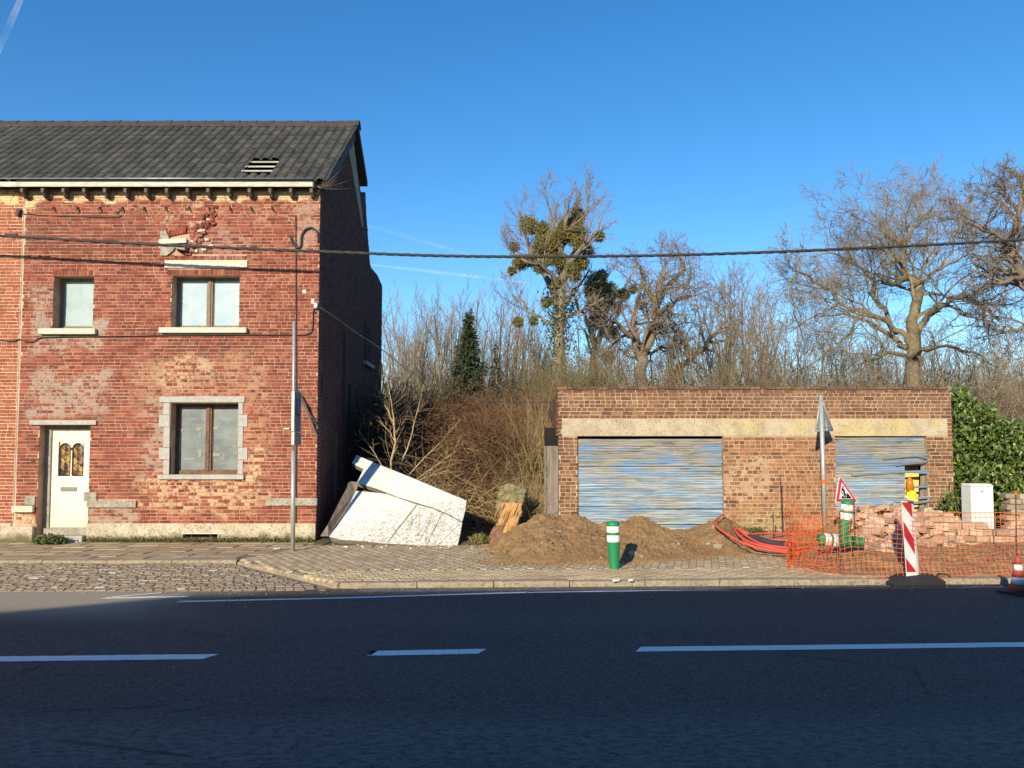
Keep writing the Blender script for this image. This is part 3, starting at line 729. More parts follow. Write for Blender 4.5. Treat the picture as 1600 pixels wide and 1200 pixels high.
# jamb stones of the ground floor window (blocks alternate long and short)
for side in (0, 1):
    bands = [(629.5, 648, 0), (648.5, 667, 1), (667.5, 699, 0), (699.5, 718, 1), (718.5, 741, 0)]
    for (y0, y1, lng) in bands:
        a = fr(256 - (7 if lng else 0), y0, 265.8, y1) if side == 0 else fr(372.2, y0, 380 + (7 if lng else 0), y1)
        a = (a[0], min(a[1], w3[0]), a[2], a[3]) if side == 0 else (max(a[0], w3[1]), a[1], a[2], a[3])
        stonebox('jamb_stone', a, .022, M['stone'], .05, .004)
stonebox('string_course', band_r, .05, M['old_stone'], .02); stonebox('string_course', band_l, .05, M['old_stone'], .02)
o = stonebox('string_course', fr(132, 769, 152, 783), .03, M['old_stone'], .02)
stonebox('pier_block', fr(22, 790, 55, 800), .09, M['pale_lintel'], .02); stonebox('pier_block', fr(40, 775, 56, 789), .03, M['old_stone'], .02)
stonebox('pier_block', fr(21, 822, 55, 846), .10, M['plinth'], .02)
# plinth in two lengths with the door between
XD0, XD1 = dr[0], dr[1]
mb = MB(); merge_solid(mb, XD1, XC, -.05, pl_top, YF - .04, YF + .0, [vent]); o = put('plinth', mb.mesh('plinth', M['plinth']), house)
boxpart('vent_recess', (vent[0], vent[1], YF + .12, YF + .2, vent[2], vent[3]), M['dark'], house)
boxpart('vent_lintel', (vent[0] - .03, vent[1] + .1, YF - .05, YF, vent[3], vent[3] + .02), M['pale_lintel'], house)
# windows
def window(a, nleaf, framemat, panemat, recess=.27, split=None, dark_top=0):
    x0, x1, z0, z1 = a; f = .045; y = YF + recess
    wd = put('window', MB().box(x0, x1, y + .03, y + .06, z0, z1).mesh('window', M['dark']), house)
    fm = MB(); 
    fm.box(x0, x0 + f, y - .03, y + .03, z0, z1); fm.box(x1 - f, x1, y - .03, y + .03, z0, z1); fm.box(x0 + f, x1 - f, y - .03, y + .03, z1 - f, z1); fm.box(x0 + f, x1 - f, y - .045, y + .03, z0, z0 + f * 1.7)
    n = nleaf; wx0, wx1 = x0 + f, x1 - f
    if n == 2:
        c = (wx0 + wx1) / 2; fm.box(c - .055, c + .055, y - .05, y + .028, z0 + f * 1.7, z1 - f); fm.box(c - .018, c + .018, y - .07, y - .05, z0 + f * 1.7, z1 - f)
    put('window_frame', fm.mesh('window_frame', framemat), wd)
    spans = [(wx0, wx1)] if n == 1 else [(wx0, c - .055), (c + .055, wx1)]
    for (p, q) in spans:
        put('pane', MB().box(p, q, y - .004, y + .008, z0 + f * 1.7, z1 - f).mesh('pane', panemat), wd)
        b = .02; sm = MB(); zl, zh = z0 + f * 1.7, z1 - f
        sm.box(p, p + b, y - .02, y - .005, zl, zh); sm.box(q - b, q, y - .02, y - .005, zl, zh); sm.box(p + b, q - b, y - .02, y - .005, zh - b, zh); sm.box(p + b, q - b, y - .02, y - .005, zl, zl + b)
        put('sash', sm.mesh('sash', framemat), wd)
    return wd
window(w1, 1, M['frame_wood'], M['pane_frost']); window(w2, 2, M['frame_wood'], M['pane_film'])
wd3 = window(w3, 2, M['frame_red'], M['pane_dusty'])
for (x0, y0, x1, y1) in [(280, 670, 287, 674), (307, 668, 316, 673), (312, 672, 314, 684), (277, 682, 283, 706), (310, 702, 315, 714), (331, 667, 341, 671), (331, 708, 344, 713), (288, 716, 304, 719)]:
    a = fr(x0, y0, x1, y1, YF + .26); boxpart('tape_patch', (a[0], a[1], YF + .257, YF + .266, a[2], a[3]), M['tape'], wd3)
# door
YD = YF + .22
da = fr(73, 672, 137, 824, YD); dx0, dx1, dz0, dz1 = dr[0] + .12, dr[1] - .0, da[2], da[3]
door = put('door', MB().box(dx0, dx1, YD + .05, YD + .09, dz0, dz1).mesh('door', M['dark']), house)
gw = fr(91, 690, 131, 744, YD); sl_ = MB(); merge_solid(sl_, dx0, dx1, dz0, dz1, YD, YD + .05, [gw]); put('door_panel', sl_.mesh('door_panel', M['cream_paint']), door)
# two arched leaded lights with iron grilles in a recessed cream frame
gp = MB(); gx = (gw[0] + gw[1]) / 2
put('light_mullion', MB().box(gx - .02, gx + .02, YD + .012, YD + .05, gw[2], gw[3]).mesh('light_mullion', M['cream_paint']), door)
for s_ in (0, 1):
    a0 = gw[0] + .025 if s_ == 0 else gx + .02; a1 = gx - .02 if s_ == 0 else gw[1] - .025
    cx = (a0 + a1) / 2; rad = (a1 - a0) / 2; zt = gw[3] - .03 - rad
    arch = [(a0, gw[2] + .02), (a1, gw[2] + .02)] + [(cx + rad * math.cos(t), zt + rad * math.sin(t)) for t in np.linspace(0, math.pi, 9)]
    put('leaded_light', MB().prism([V((x, YD + .032, z)) for x, z in arch], (0, .01, 0)).mesh('leaded_light', M['stained']), door)
    # cream spandrel above the arch
    sp = [(a0, gw[3])] + [(cx - rad * math.cos(t), zt + rad * math.sin(t)) for t in np.linspace(0, math.pi, 9)] + [(a1, gw[3])]
    mb = MB()
    for k in range(1, len(sp) - 2):
        mb.prism([V((sp[k][0], YD + .014, sp[k][1])), V((sp[k + 1][0], YD + .014, sp[k + 1][1])), V((sp[k + 1][0], YD + .014, gw[3])), V((sp[k][0], YD + .014, gw[3]))], (0, .03, 0))
    put('arch_spandrel', mb.mesh('arch_spandrel', M['cream_paint']), door)
    gm = MB(); yy = YD + .006
    gm.tube([V((a0, yy, gw[2] + .02)), V((a0, yy, zt))] + [V((cx - rad * math.cos(t), yy, zt + rad * math.sin(t))) for t in np.linspace(.2, math.pi - .2, 7)] + [V((a1, yy, zt)), V((a1, yy, gw[2] + .02))], .006, 4)
    gm.tube([V((cx, yy, gw[2] + .02)), V((cx, yy, zt + rad))], .006, 4)
    for zc in (.18, .34, .5): 
        zc = gw[2] + zc * (gw[3] - gw[2]) / .6
        if zc < gw[3] - .08: gm.tube([V((cx, yy, zc - .07)), V((cx - rad * .7, yy, zc)), V((cx, yy, zc + .07)), V((cx + rad * .7, yy, zc)), V((cx, yy, zc - .07))], .005, 4)
    gm.tube([V((cx + rad * .5 * math.cos(t), yy, gw[2] + .07 + rad * .5 * math.sin(t))) for t in np.linspace(0, 6.28, 9)], .005, 4)
    put('grille', gm.mesh('grille', M['iron']), door)
ls = fr(95, 761, 120, 767.5, YD); boxpart('letter_slot', (ls[0], ls[1], YD - .012, YD + .01, ls[2], ls[3]), M['letterbox'], door)
kp = W(110.5, 701, YD); boxpart('door_knocker', (kp.x - .02, kp.x + .02, YD - .02, YD + .02, kp.z - .02, kp.z + .02), M['iron'], door)
put('door_frame', MB().box(dr[0], dx0, YD - .03, YD + .06, 0, dr[3]).box(dx0, dx1, YD - .03, YD + .06, dz1, dr[3]).mesh('door_frame', M['old_stone']), door)
mb = MB()
for k in range(26):
    x = dx0 + (dx1 - dx0) * (k + .5) / 26; mb.prism([V((x - .012, YD - .034, dz1 + .012)), V((x + .012, YD - .034, dz1 + .012)), V((x, YD - .034, dz1 - .02))], (0, -.006, 0))
put('sawtooth_trim', mb.mesh('sawtooth_trim', M['old_stone']), door)
boxpart('threshold', (dx0, dx1, YF + .02, YD + .1, .12, dz0), M['old_stone'], house, .01)
st_ = fr(78, 837, 135, 848, YF - .12); boxpart('door_step', (dx0 - .06, dr[1] - .03, YF - .14, YD + .1, -.02, .12), M['stone'], house, .012)
# house number, eroded iron digits beside the door: 38
def text_obj(name, s_, loc, size, mat, parent, ext=.004, rot=(math.pi / 2, 0, 0)):
    cu = bpy.data.curves.new(name, 'FONT'); cu.body = s_; cu.size = size; cu.extrude = ext; cu.align_x = 'CENTER'; cu.align_y = 'CENTER'
    tmp = bpy.data.objects.new('t', cu); me = bpy.data.meshes.new_from_object(tmp); bpy.data.objects.remove(tmp); bpy.data.curves.remove(cu)
    me.materials.append(mat); return put(name, me, parent, loc=loc, rot=rot)
text_obj('house_number', '38', W(50.5, 720.5, YF - .014), .11, M['iron'], house)

# side wall in shade
def sw(px, py): return S(px, py, XC)
RX = XC + .17                      # verge of the roof
rv0 = S(509, 287, RX); rv1 = S(556, 196, RX); rv2 = S(571, 282, RX)
eave_front = V((RX, 14.97, W(490, 281, 14.97).z)); ridge = V((RX, 17.95, W(556, 194, 17.95).z)); rear = V((RX, 19.15, W(571, 283, 19.15).z))
slope_t = (ridge.z - eave_front.z) / (ridge.y - eave_front.y)
side = [(YF, -.05), (YF, ZE + .1), (ridge.y, ridge.z - .16), (19.3, 8.2), (19.75, W(570, 300, 19.75).z)]
for (px, py) in [(572, 330), (575, 370), (578, 410), (580, 418), (590, 430), (597, 446)]:
    p = sw(px, py); side.append((p.y, p.z))
yb = side[-1][0]; side.append((yb, -.05))
# thickness towards -X, in front part starts behind the facade
poly = [V((XC, max(y, YF + .30), z)) for y, z in side]
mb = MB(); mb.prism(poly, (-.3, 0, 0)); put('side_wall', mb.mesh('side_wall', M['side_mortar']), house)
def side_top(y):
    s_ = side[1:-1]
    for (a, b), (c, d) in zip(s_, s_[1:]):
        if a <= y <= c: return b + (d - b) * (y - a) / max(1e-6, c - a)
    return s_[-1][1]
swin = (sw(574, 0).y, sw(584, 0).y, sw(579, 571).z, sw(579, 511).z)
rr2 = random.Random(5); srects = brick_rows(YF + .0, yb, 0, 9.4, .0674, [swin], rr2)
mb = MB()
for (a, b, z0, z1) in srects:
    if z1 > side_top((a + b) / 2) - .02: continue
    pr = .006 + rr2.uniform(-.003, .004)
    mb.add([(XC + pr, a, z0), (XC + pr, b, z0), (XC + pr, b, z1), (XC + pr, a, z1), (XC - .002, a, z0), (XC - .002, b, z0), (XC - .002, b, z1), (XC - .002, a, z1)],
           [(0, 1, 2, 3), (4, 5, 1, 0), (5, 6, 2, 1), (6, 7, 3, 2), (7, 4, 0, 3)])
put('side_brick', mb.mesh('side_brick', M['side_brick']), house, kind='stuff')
sw_ = put('side_window', MB().box(XC - .02, XC + .004, swin[0], swin[1], swin[2], swin[3]).mesh('side_window', M['dark']), house)
mb = MB()
for k in range(9):
    z = swin[2] + (swin[3] - swin[2]) * (k + .5) / 9; mb.box(XC + .004, XC + .02, swin[0] + .1, swin[1] - .05, z - .045, z + .03)
put('shutter_slats', mb.mesh('shutter_slats', M['soffit']), sw_); put('side_sill', MB().box(XC, XC + .1, swin[0] - .1, swin[1] + .1, swin[2] - .1, swin[2]).mesh('side_sill', M['old_stone']), sw_)
# long cracks/anchors and remnants of the demolished neighbour on the side wall
for (px, y0, y1) in [(558, 433, 462), (503, 585, 615), (559, 608, 640)]:
    a = sw(px, y0); b = sw(px, y1); put('wall_anchor', MB().box(XC, XC + .03, a.y - .05, a.y + .05, b.z, a.z).mesh('wall_anchor', M['iron']), house)
for (px, y0, y1, mt) in [(522, 677, 780, 'rafter'), (537, 520, 800, 'iron'), (545, 600, 790, 'soffit'), (553, 650, 790, 'soffit')]:
    a = sw(px, y0); b = sw(px, y1); put('batten_remnant', MB().box(XC + .005, XC + .06, a.y - .04, a.y + .04, b.z, a.z).mesh('batten_remnant', M[mt]), house)
# rear and left closing walls
put('rear_wall', MB().box(XP, XC - .3, yb - .3, yb, -.05, 7.0).mesh('rear_wall', M['side_mortar']), house)

# ---- roof
def rp(x, s_):                    # point on the front slope, s_ metres up from the eave
    L = math.hypot(1, slope_t); return V((x, eave_front.y + s_ / L, eave_front.z + s_ * slope_t / L))
SL = math.hypot(ridge.y - eave_front.y, ridge.z - eave_front.z); up = (rp(0, 1) - rp(0, 0)); nrm = V((0, -slope_t, 1)).normalized()
def hole_in(px, py): return False
hA = [(372, 277), (393, 249), (447, 249), (423, 277)]
hp = []
for (px, py) in hA:
    d = ray(px, py); # intersect with slope plane
    t = (rp(0, 0) - EYE).dot(nrm) / d.dot(nrm); hp.append(EYE + d * t)
def s_of(p): return (p - rp(p.x, 0)).dot(up)
hs0, hs1 = s_of(hp[0]), s_of(hp[1]) 
TW = (RX - XP) / 30.0; rows = int(SL / .32); TG = SL / rows
hx0, hx1 = hp[0].x, hp[3].x
ci0 = round((hx0 - XP) / TW); ci1 = round((hx1 - XP) / TW); hr0 = 1; hr1 = max(3, round(hs1 / TG))
def tile_mesh(seed):
    r_ = random.Random(seed); vs = []; n = 8
    for (s_, dz) in ((-.05, .035), (TG, .008)):
        for i in range(n + 1):
            t = i / n; x = t * TW * 1.04; h = .028 * math.sin(t * 2 * math.pi - .6) + .012 * math.sin(t * 4 * math.pi)
            vs.append((x, 0, h, s_, dz))
    P = [V((x, 0, 0)) + up * s_ + nrm * (h + dz) for (x, _, h, s_, dz) in vs]
    P2 = [p - nrm * .02 for p in P[:n + 1]]
    m_ = n + 1; fs = [(i, i + 1, m_ + i + 1, m_ + i) for i in range(n)] + [(2 * m_ + i, 2 * m_ + i + 1, i + 1, i) for i in range(n)]
    return MB().add(P + P2, fs).mesh('roof_tile', M['tile'])
tms = [tile_mesh(i) for i in range(3)]
roof = put('roof', MB().prism([rp(XP, 0) - nrm * .03, rp(XP, SL) - nrm * .03, rp(XP, SL) - nrm * .05, rp(XP, 0) - nrm * .05], (.001, 0, 0)).mesh('roof', M['soffit']), house, loc=None)
# underlay with the hole left open
mb = MB(); cx0, cx1 = XP + ci0 * TW, XP + ci1 * TW; s0_, s1_ = hr0 * TG, hr1 * TG
for (xa, xb, sa, sb) in [(XP, cx0, 0, SL), (cx1, RX - .03, 0, SL), (cx0, cx1, 0, s0_), (cx0, cx1, s1_, SL)]:
    mb.prism([rp(xa, sa) - nrm * .03, rp(xb, sa) - nrm * .03, rp(xb, sb) - nrm * .03, rp(xa, sb) - nrm * .03], -nrm * .03)
put('roof_deck', mb.mesh('roof_deck', M['soffit']), house)
slots = [(r_, c_) for r_ in range(rows) for c_ in range(30) if not (hr0 <= r_ < hr1 and ci0 <= c_ < ci1)]
slots.sort(key=lambda q: abs(q[1] - 15) * .6 + q[0]); restm = []
for k, (r_, c_) in enumerate(slots):
    base = rp(XP + c_ * TW, r_ * TG) + V((rb.uniform(-.004, .004), 0, 0)) + nrm * rb.uniform(0, .008)
    if k < 300:
        o = bpy.data.objects.new('roof_tile', tms[k % 3]); C.objects.link(o); o.parent = roof; o.location = base
        o.rotation_euler = (0, 0, rb.uniform(-.012, .012))
    else: restm.append(base)
src = MB(); proto = [v.co.copy() for v in tms[0].vertices]; pf = [tuple(p.vertices) for p in tms[0].polygons]
for b_ in restm: src.add([p + b_ for p in proto], pf)
put('roof_tile', src.mesh('roof_tile_rest', M['tile']), roof, kind='stuff')
roof.location = V((0, 0, 0)) - house.location
# battens in the hole
for k, s_ in enumerate((.22, .50, .80)):
    s_ = s0_ + (s1_ - s0_) * s_; put('roof_batten', MB().prism([rp(cx0 - .05, s_) - nrm * .02, rp(cx0 - .05, s_ + .06) - nrm * .02, rp(cx0 - .05, s_ + .06) - nrm * .005, rp(cx0 - .05, s_) - nrm * .005], (cx1 - cx0 + .1, 0, 0)).mesh('roof_batten', M['white_wood']), house)
boxpart('loft_floor', (XP, XC - .3, YF + .3, 19.6, ZE - .1, ZE), M['dark'], house)
boxpart('loft_back', (XP, XC - .3, 17.2, 17.3, ZE + .01, ridge.z - 1.0), M['dark'], house)  # near-black sheet added so the roof hole shows darkness
# ridge tiles
n = 15; RW = (RX + .02 - XP) / n; prof_r = [(-.16, -.13), (-.09, -.02), (0, .03), (.09, -.02), (.16, -.13)]
for k in range(n):
    x = XP + k * RW; lift = rb.uniform(0, .012); rt = MB(); prof = [(-.16, -.13), (-.09, -.02), (0, .03), (.09, -.02), (.16, -.13)]
    vs = [V((x - .02 + (RW + .03) * e, ridge.y + a_, ridge.z + b_ + .04 + lift + (.015 if e else 0))) for e in (0, 1) for (a_, b_) in prof]
    vs += [v - V((0, 0, .025)) for v in vs]
    rt.add(vs, [(i, i + 1, 6 + i, 5 + i) for i in range(4)] + [(10 + i, 15 + i, 16 + i, 11 + i) for i in range(4)] + [(i, 10 + i, 11 + i, i + 1) for i in range(4)] + [(5 + i, 6 + i, 16 + i, 15 + i) for i in range(4)] + [(0, 5, 15, 10), (4, 14, 19, 9)])
    put('ridge_tile', rt.mesh('ridge_tile', M['ridge']), house)
boxpart('ridge_bedding', (XP, RX - .05, ridge.y - .17, ridge.y + .15, ridge.z - .16, ridge.z - .075), M['bed'], house)
# rear slope
put('rear_roof', MB().prism([V((XL, ridge.y, ridge.z)), V((XL, rear.y, rear.z)), V((XL, rear.y, rear.z - .14)), V((XL, ridge.y, ridge.z - .14))], (RX - XL, 0, 0)).mesh('rear_roof', M['ridge']), house)
# verge boards front and rear
put('verge_board', MB().prism([rp(XC + .02, .12) - nrm * .02, rp(XC + .02, SL) - nrm * .02, rp(XC + .02, SL) - nrm * .34, rp(XC + .02, .12) - nrm * .30], (.06, 0, 0)).mesh('verge_board', M['fascia_blue']), house)
put('verge_board', MB().prism([rp(XC + .08, .0) - nrm * .031, rp(XC + .08, SL) - nrm * .031, rp(XC + .08, SL) - nrm * .055, rp(XC + .08, 0) - nrm * .055], (.088, 0, 0)).mesh('verge_board', M['fascia_blue']), house)
# gable patch of paler boarding under the rear verge
put('gable_boarding', MB().prism([V((XC, ridge.y - .45, ridge.z - .75)), V((XC, ridge.y, ridge.z - .2)), V((XC, 19.45, 7.5)), V((XC, 19.2, 7.5))], (.03, 0, 0)).mesh('gable_boarding', M['old_stone']), house)
# gutter, rafters
ga = W(490, 286, 14.86); gz0, gz1 = W(300, 292, 14.86).z, W(300, 284.5, 14.86).z; gxr = W(489, 288, 14.86).x
boxpart('gutter_board', (XP, gxr, 14.84, 14.87, gz0, gz1), M['white_wood'], house, .004)
boxpart('gutter_board', (gxr - .0, gxr + .028, 14.84, YF, gz0 - .02, gz1), M['fascia_blue'], house)
gt = W(300, 280, 14.81).z
mb = MB(); mb.tube([V((XP - .3, 14.80, gt + .012)), V((gxr + .02, 14.80, gt + .012))], .013, 6); put('gutter_lip', mb.mesh('gutter_lip', M['zinc'], True), house)
put('gutter_trough', MB().prism([V((XP, 14.805, gt)), V((XP, 14.84, gz1 + .005)), V((XP, 14.94, gz1 + .005)), V((XP, 14.96, gt)), V((XP, 14.95, gt)), V((XP, 14.93, gz1 + .02)), V((XP, 14.85, gz1 + .02)), V((XP, 14.82, gt))], (gxr - XP, 0, 0)).mesh('gutter_trough', M['black_plastic']), house)
boxpart('soffit', (XP, gxr, 14.87, YF - .001, gz1 - .03, gz1 - .006), M['soffit'], house)
boxpart('frieze_board', (XP, XC, YF - .03, YF - .001, ZE, gz1 - .035), M['soffit'], house)
for k in range(16):
    px = 490 - 32.3 * k - 3; x = W(px, 292, 14.90).x
    if x < XP + .03: break
    put('rafter_end', MB().prism([V((x - .035, 14.89, gz0 - .09)), V((x - .035, 14.89, gz1 - .03)), V((x - .035, YF - .03, gz1 - .03)), V((x - .035, YF - .03, gz0 - .18)), V((x - .035, YF - .12, gz0 - .16))], (.055, 0, 0)).mesh('rafter_end', M['rafter']), house)
# anchor stubs in a row below the eave
for px in [85, 122, 157, 192, 226, 260, 296, 328, 360, 393, 426]:
    p = W(px, 328, YF); put('iron_hook', MB().tube([p + V((0, .02, .05)), p + V((0, -.05, .035)), p + V((.015, -.07, -.03))], .016, 5).mesh('iron_hook', M['iron']), house)
p = W(31, 333, YF); put('cable_bracket', MB().obox(p + V((0, -.04, 0)), (.07, .08, .14), Matrix.Rotation(.3, 3, 'Y')).mesh('cable_bracket', M['iron']), house)
# moss along the foot of the wall
P = np.stack([rs.uniform(XD1 + .05, XC - .02, 2600), YF - .05 - np.abs(rs.normal(0, .05, 2600)), np.abs(rs.normal(0, .035, 2600))], 1)
o = put('wall_foot_moss', leaves_np('wall_foot_moss', P, .05, M['moss'], rs, 3, .8)); tagit(o, kind='stuff', label='green moss and short grass along the foot of the house wall')

# neighbour on the left, seen as a sliver
nb = thing('brick_house', (XP - 2, YF, 0), 'neighbouring red brick house with pale joints at the left picture edge', 'house')
nw = fr(-260, 640, -150, 760); mb = MB(); merge_solid(mb, XL, XP, 0, ZE + .25, YF, YF + .3, [nw]); put('wall', mb.mesh('wall', M['neighbour_mortar']), nb)
put('brick', lay_bricks(nb, brick_rows(XL, XP - .012, .36, ZE, .0674, [nw], rb), YF, M['neighbour_brick'], rb, limit=0).mesh('b', M['neighbour_brick']), nb, kind='stuff')
boxpart('plinth', (XL, XP - .04, YF - .03, YF, -.05, .36), M['plinth'], nb)
boxpart('window', (nw[0], nw[1], YF + .2, YF + .23, nw[2], nw[3]), M['pane_dusty'], nb)
boxpart('rear_wall', (XL, XP, yb - .3, yb, -.05, 7.0), M['side_mortar'], nb); boxpart('end_wall', (XL - .3, XL, YF, yb, -.05, 7.0), M['side_mortar'], nb)
put('roof', MB().prism([rp(XL, 0) - nrm * .03, rp(XL, SL) - nrm * .03, rp(XL, SL) - nrm * .08, rp(XL, 0) - nrm * .08], (XP - XL - .002, 0, 0)).mesh('roof', M['soffit']), nb)
mb = MB()
for r_ in range(rows):
    for c_ in range(1, 12): 
        b_ = rp(XP - c_ * TW, r_ * TG); mb.add([p + b_ for p in proto], pf)
put('roof_tile', mb.mesh('roof_tile_n', M['tile']), nb, kind='stuff')
for k in range(13):
    x = XP - (k + 1) * RW
    mb = MB(); vs = [V((x - .02 + (RW + .03) * e, ridge.y + a_, ridge.z + b_ + .045 + (.015 if e else 0))) for e in (0, 1) for (a_, b_) in prof_r]; mb.add(vs, [(i, i + 1, 6 + i, 5 + i) for i in range(4)] + [(0, 1, 2, 3, 4), (9, 8, 7, 6, 5)])
    put('ridge_tile', mb.mesh('ridge_tile', M['ridge']), nb)
boxpart('ridge_bedding', (XL, XP - .003, ridge.y - .17, ridge.y + .15, ridge.z - .16, ridge.z - .075), M['bed'], nb)
boxpart('gutter_board', (XL, XP - .002, 14.84, 14.87, gz0, gz1), M['white_wood'], nb); boxpart('soffit', (XL, XP - .002, 14.87, YF - .001, gz1 - .03, gz1 - .006), M['soffit'], nb)
boxpart('frieze_board', (XL, XP - .002, YF - .03, YF - .001, ZE, gz1 - .035), M['soffit'], nb)
mb = MB().tube([V((XP - .02, YF - .004, .36)), V((XP - .02, YF - .004, ZE))], .012, 4); put('party_joint', mb.mesh('party_joint', M['pale_lintel']), nb)

# ------------------------------------------------------------------ garage
XG0, XG1 = W(873, 700, YF).x, W(1488, 700, YF).x
ZG = W(1200, 604, YF).z
garage = thing('brick_garage', (XG0, YF, 0), 'low flat roofed brick garage block with two peeling blue shutters', 'garage')
d1 = fr(902.5, 681.5, 1131, 845); d2 = fr(1306, 679, 1450, 845); d1 = (d1[0], d1[1], -.05, d1[3]); d2 = (d2[0], d2[1], -.05, d2[3])
bm_ = fr(878, 654.5, 1480, 681); bm_ = (bm_[0], bm_[1], d1[3] + .0, bm_[3])
mb = MB(); merge_solid(mb, XG0, XG1, -.1, ZG - .06, YF, YF + .22, [d1, d2]); put('wall', mb.mesh('wall', M['garage_mortar']), garage)
rg = random.Random(21); gr = brick_rows(XG0, XG1, 0.02, ZG - .07, .0724, [d1, d2, bm_], rg, .195, .092, .013, .3)
gr = [q for q in gr]
rest = lay_bricks(garage, gr, YF, M['garage_brick'], rg, .006, 300, .195); put('brick', rest.mesh('brick_rest', M['garage_brick']), garage, kind='stuff')
o = boxpart('lintel_beam', (bm_[0], bm_[1], YF - .014, YF + .05, bm_[2], bm_[3]), M['beam'], garage, .004)
# coping of bricks on edge, ragged
x = XG0 - .03
while x < XG1 - .12:
    l_ = rg.choice([.2, .2, .1]); put('coping_brick', MB().obox(V((x + l_ / 2, YF + .1, ZG - .03 + rg.uniform(-.008, .008))), (l_ - .012, .26, .055), Matrix.Rotation(rg.uniform(-.02, .02), 3, 'Y'), .003, rg).mesh('coping_brick', M['garage_brick']), garage); x += l_
for k in range(10): 
    z = 2.1 + k * .072; put('corner_brick', MB().obox(V((XG0 - .02, YF + .06 + (k % 2) * .03, z)), (.055, .12, .058), None, .004, rg).mesh('corner_brick', M['garage_brick']), garage)
boxpart('left_wall', (XG0, XG0 + .2, YF + .22, 21, -.1, ZG - .1), M['garage_brick'], garage); boxpart('right_wall', (XG1 - .2, XG1, YF + .22, 21, -.1, ZG - .1), M['garage_brick'], garage)
boxpart('rear_wall', (XG0, XG1, 21, 21.2, -.1, ZG - .2), M['garage_brick'], garage); boxpart('roof', (XG0 + .2, XG1 - .2, YF + .22, 21, ZG - .4, ZG - .28), M['dark'], garage)
boxpart('floor_slab', (XG0, XG1, YF + .22, 21, -.12, .02), M['dark'], garage)
def slat_mesh(L, h, rr_, n=10):
    vs = []; 
    for i in range(n + 1):
        t = i / n - .5; w_ = rr_.uniform(-.002, .002); 
        vs += [(t * L, -.010, -h / 2 + w_), (t * L, -.016, 0 + w_), (t * L, -.008, h / 2 + w_), (t * L, .006, h / 2 + w_), (t * L, .006, -h / 2 + w_)]
    fs = [(i * 5 + k, (i + 1) * 5 + k, (i + 1) * 5 + (k + 1) % 5, i * 5 + (k + 1) % 5) for i in range(n) for k in range(5)] + [(0, 1, 2, 3, 4), tuple(n * 5 + k for k in (4, 3, 2, 1, 0))]
    return MB().add(vs, fs)
sh = put('garage_shutter', MB().box(d1[0] + .005, d1[1] - .005, YF + .085, YF + .1, 0, d1[3] - .06).mesh('garage_shutter', M['dark']), garage)
hgt = d1[3] - .055; z = hgt; k = 0; L1_ = d1[1] - d1[0] - .03
variants = [slat_mesh(L1_, .046, rg).mesh('slat', M['garage_wood']) for _ in range(4)]
while z > .05:
    tilt = .004 * math.sin(k * .5) + rg.uniform(-.0015, .0015); x_ = (d1[0] + d1[1]) / 2 + rg.uniform(-.008, .008)
    dz = 0
    if k in (33, 27): tilt = -.006
    o = put('slat', variants[k % 4], sh, loc=(x_, YF + .06 + rg.uniform(-.006, .006), z - .024), rot=(rg.uniform(-.12, .12), tilt, 0))
    z -= .0485 + (.012 if k in (10, 33, 27) else 0); k += 1
sh2 = put('garage_shutter', MB().box(d2[0] + .005, d2[0] + .06, YF + .10, YF + .14, 0, d2[3] - .06).mesh('garage_shutter', M['grey_wood']), garage, label='broken blue shutter with slats hanging loose on the right')
z = d2[3] - .05; k = 0; LW = d2[1] - d2[0]; xcut = W(1417, 760, YF).x
full2 = [slat_mesh(LW - .03, .046, rg).mesh('slat', M['garage_wood']) for _ in range(3)]; short2 = [slat_mesh(xcut - d2[0] - .02, .046, rg, 6).mesh('slat', M['garage_wood']) for _ in range(3)]
while z > .25:
    py = 710 - (z - 1.7) * FPX / YF; sag = -.010 - min(.05, max(0, k - 6) * .004)
    if k < 2: sag = -.004
    short = 727 < py < 803
    cross = k in (20, 26, 32, 33)
    L_ = (xcut - d2[0] - .02) if short else (LW - .03)
    me = short2[k % 3] if short else full2[k % 3]; xm = d2[0] + .01 + L_ / 2
    a_ = sag if not short else -.015
    o = put('slat', me, sh2, loc=(xm, YF + .06 + rg.uniform(-.012, .008), z - .024 + (.0 if short else 0) + math.sin(-a_) * (L_ - LW * .5) * .4), rot=(rg.uniform(-.2, .2), a_, 0))
    z -= .0485; k += 1
for (x0, y0, x1, y1) in [(1380, 717, 1452, 711), (1395, 737, 1450, 739), (1330, 742, 1452, 736), (1413, 763, 1452, 760), (1398, 784, 1456, 776), (1412, 788, 1458, 783), (1400, 727, 1448, 722), (1425, 712, 1449, 716)]:
    a = W(x0, y0, YF + .01); b = W(x1, y1, YF + .0); d = b - a
    o = put('slat', MB().tube([a, a.lerp(b, .5) + V((0, 0, .006)), b], .022, 4).mesh('slat', M['garage_wood']), sh2, label='loose slat crossing the gap')
a = fr(1414, 727, 1436, 812, YF + .35); boxpart('yellow_board', (a[0] - .8, a[1], YF + .34, YF + .36, .3, a[3] + .02), M['yellow_board'], garage)
for (x0, y0, x1, y1, wd, yo) in [(1444, 690, 1440, 815, .10, .13), (1449, 714, 1452, 815, .05, .03)]:
    a = W(x0, y0, YF + yo); b = W(x1, y1, YF + yo); put('guide_post', MB().tube([a, b], wd * .6, 4).mesh('guide_post', M['grey_wood']), garage)
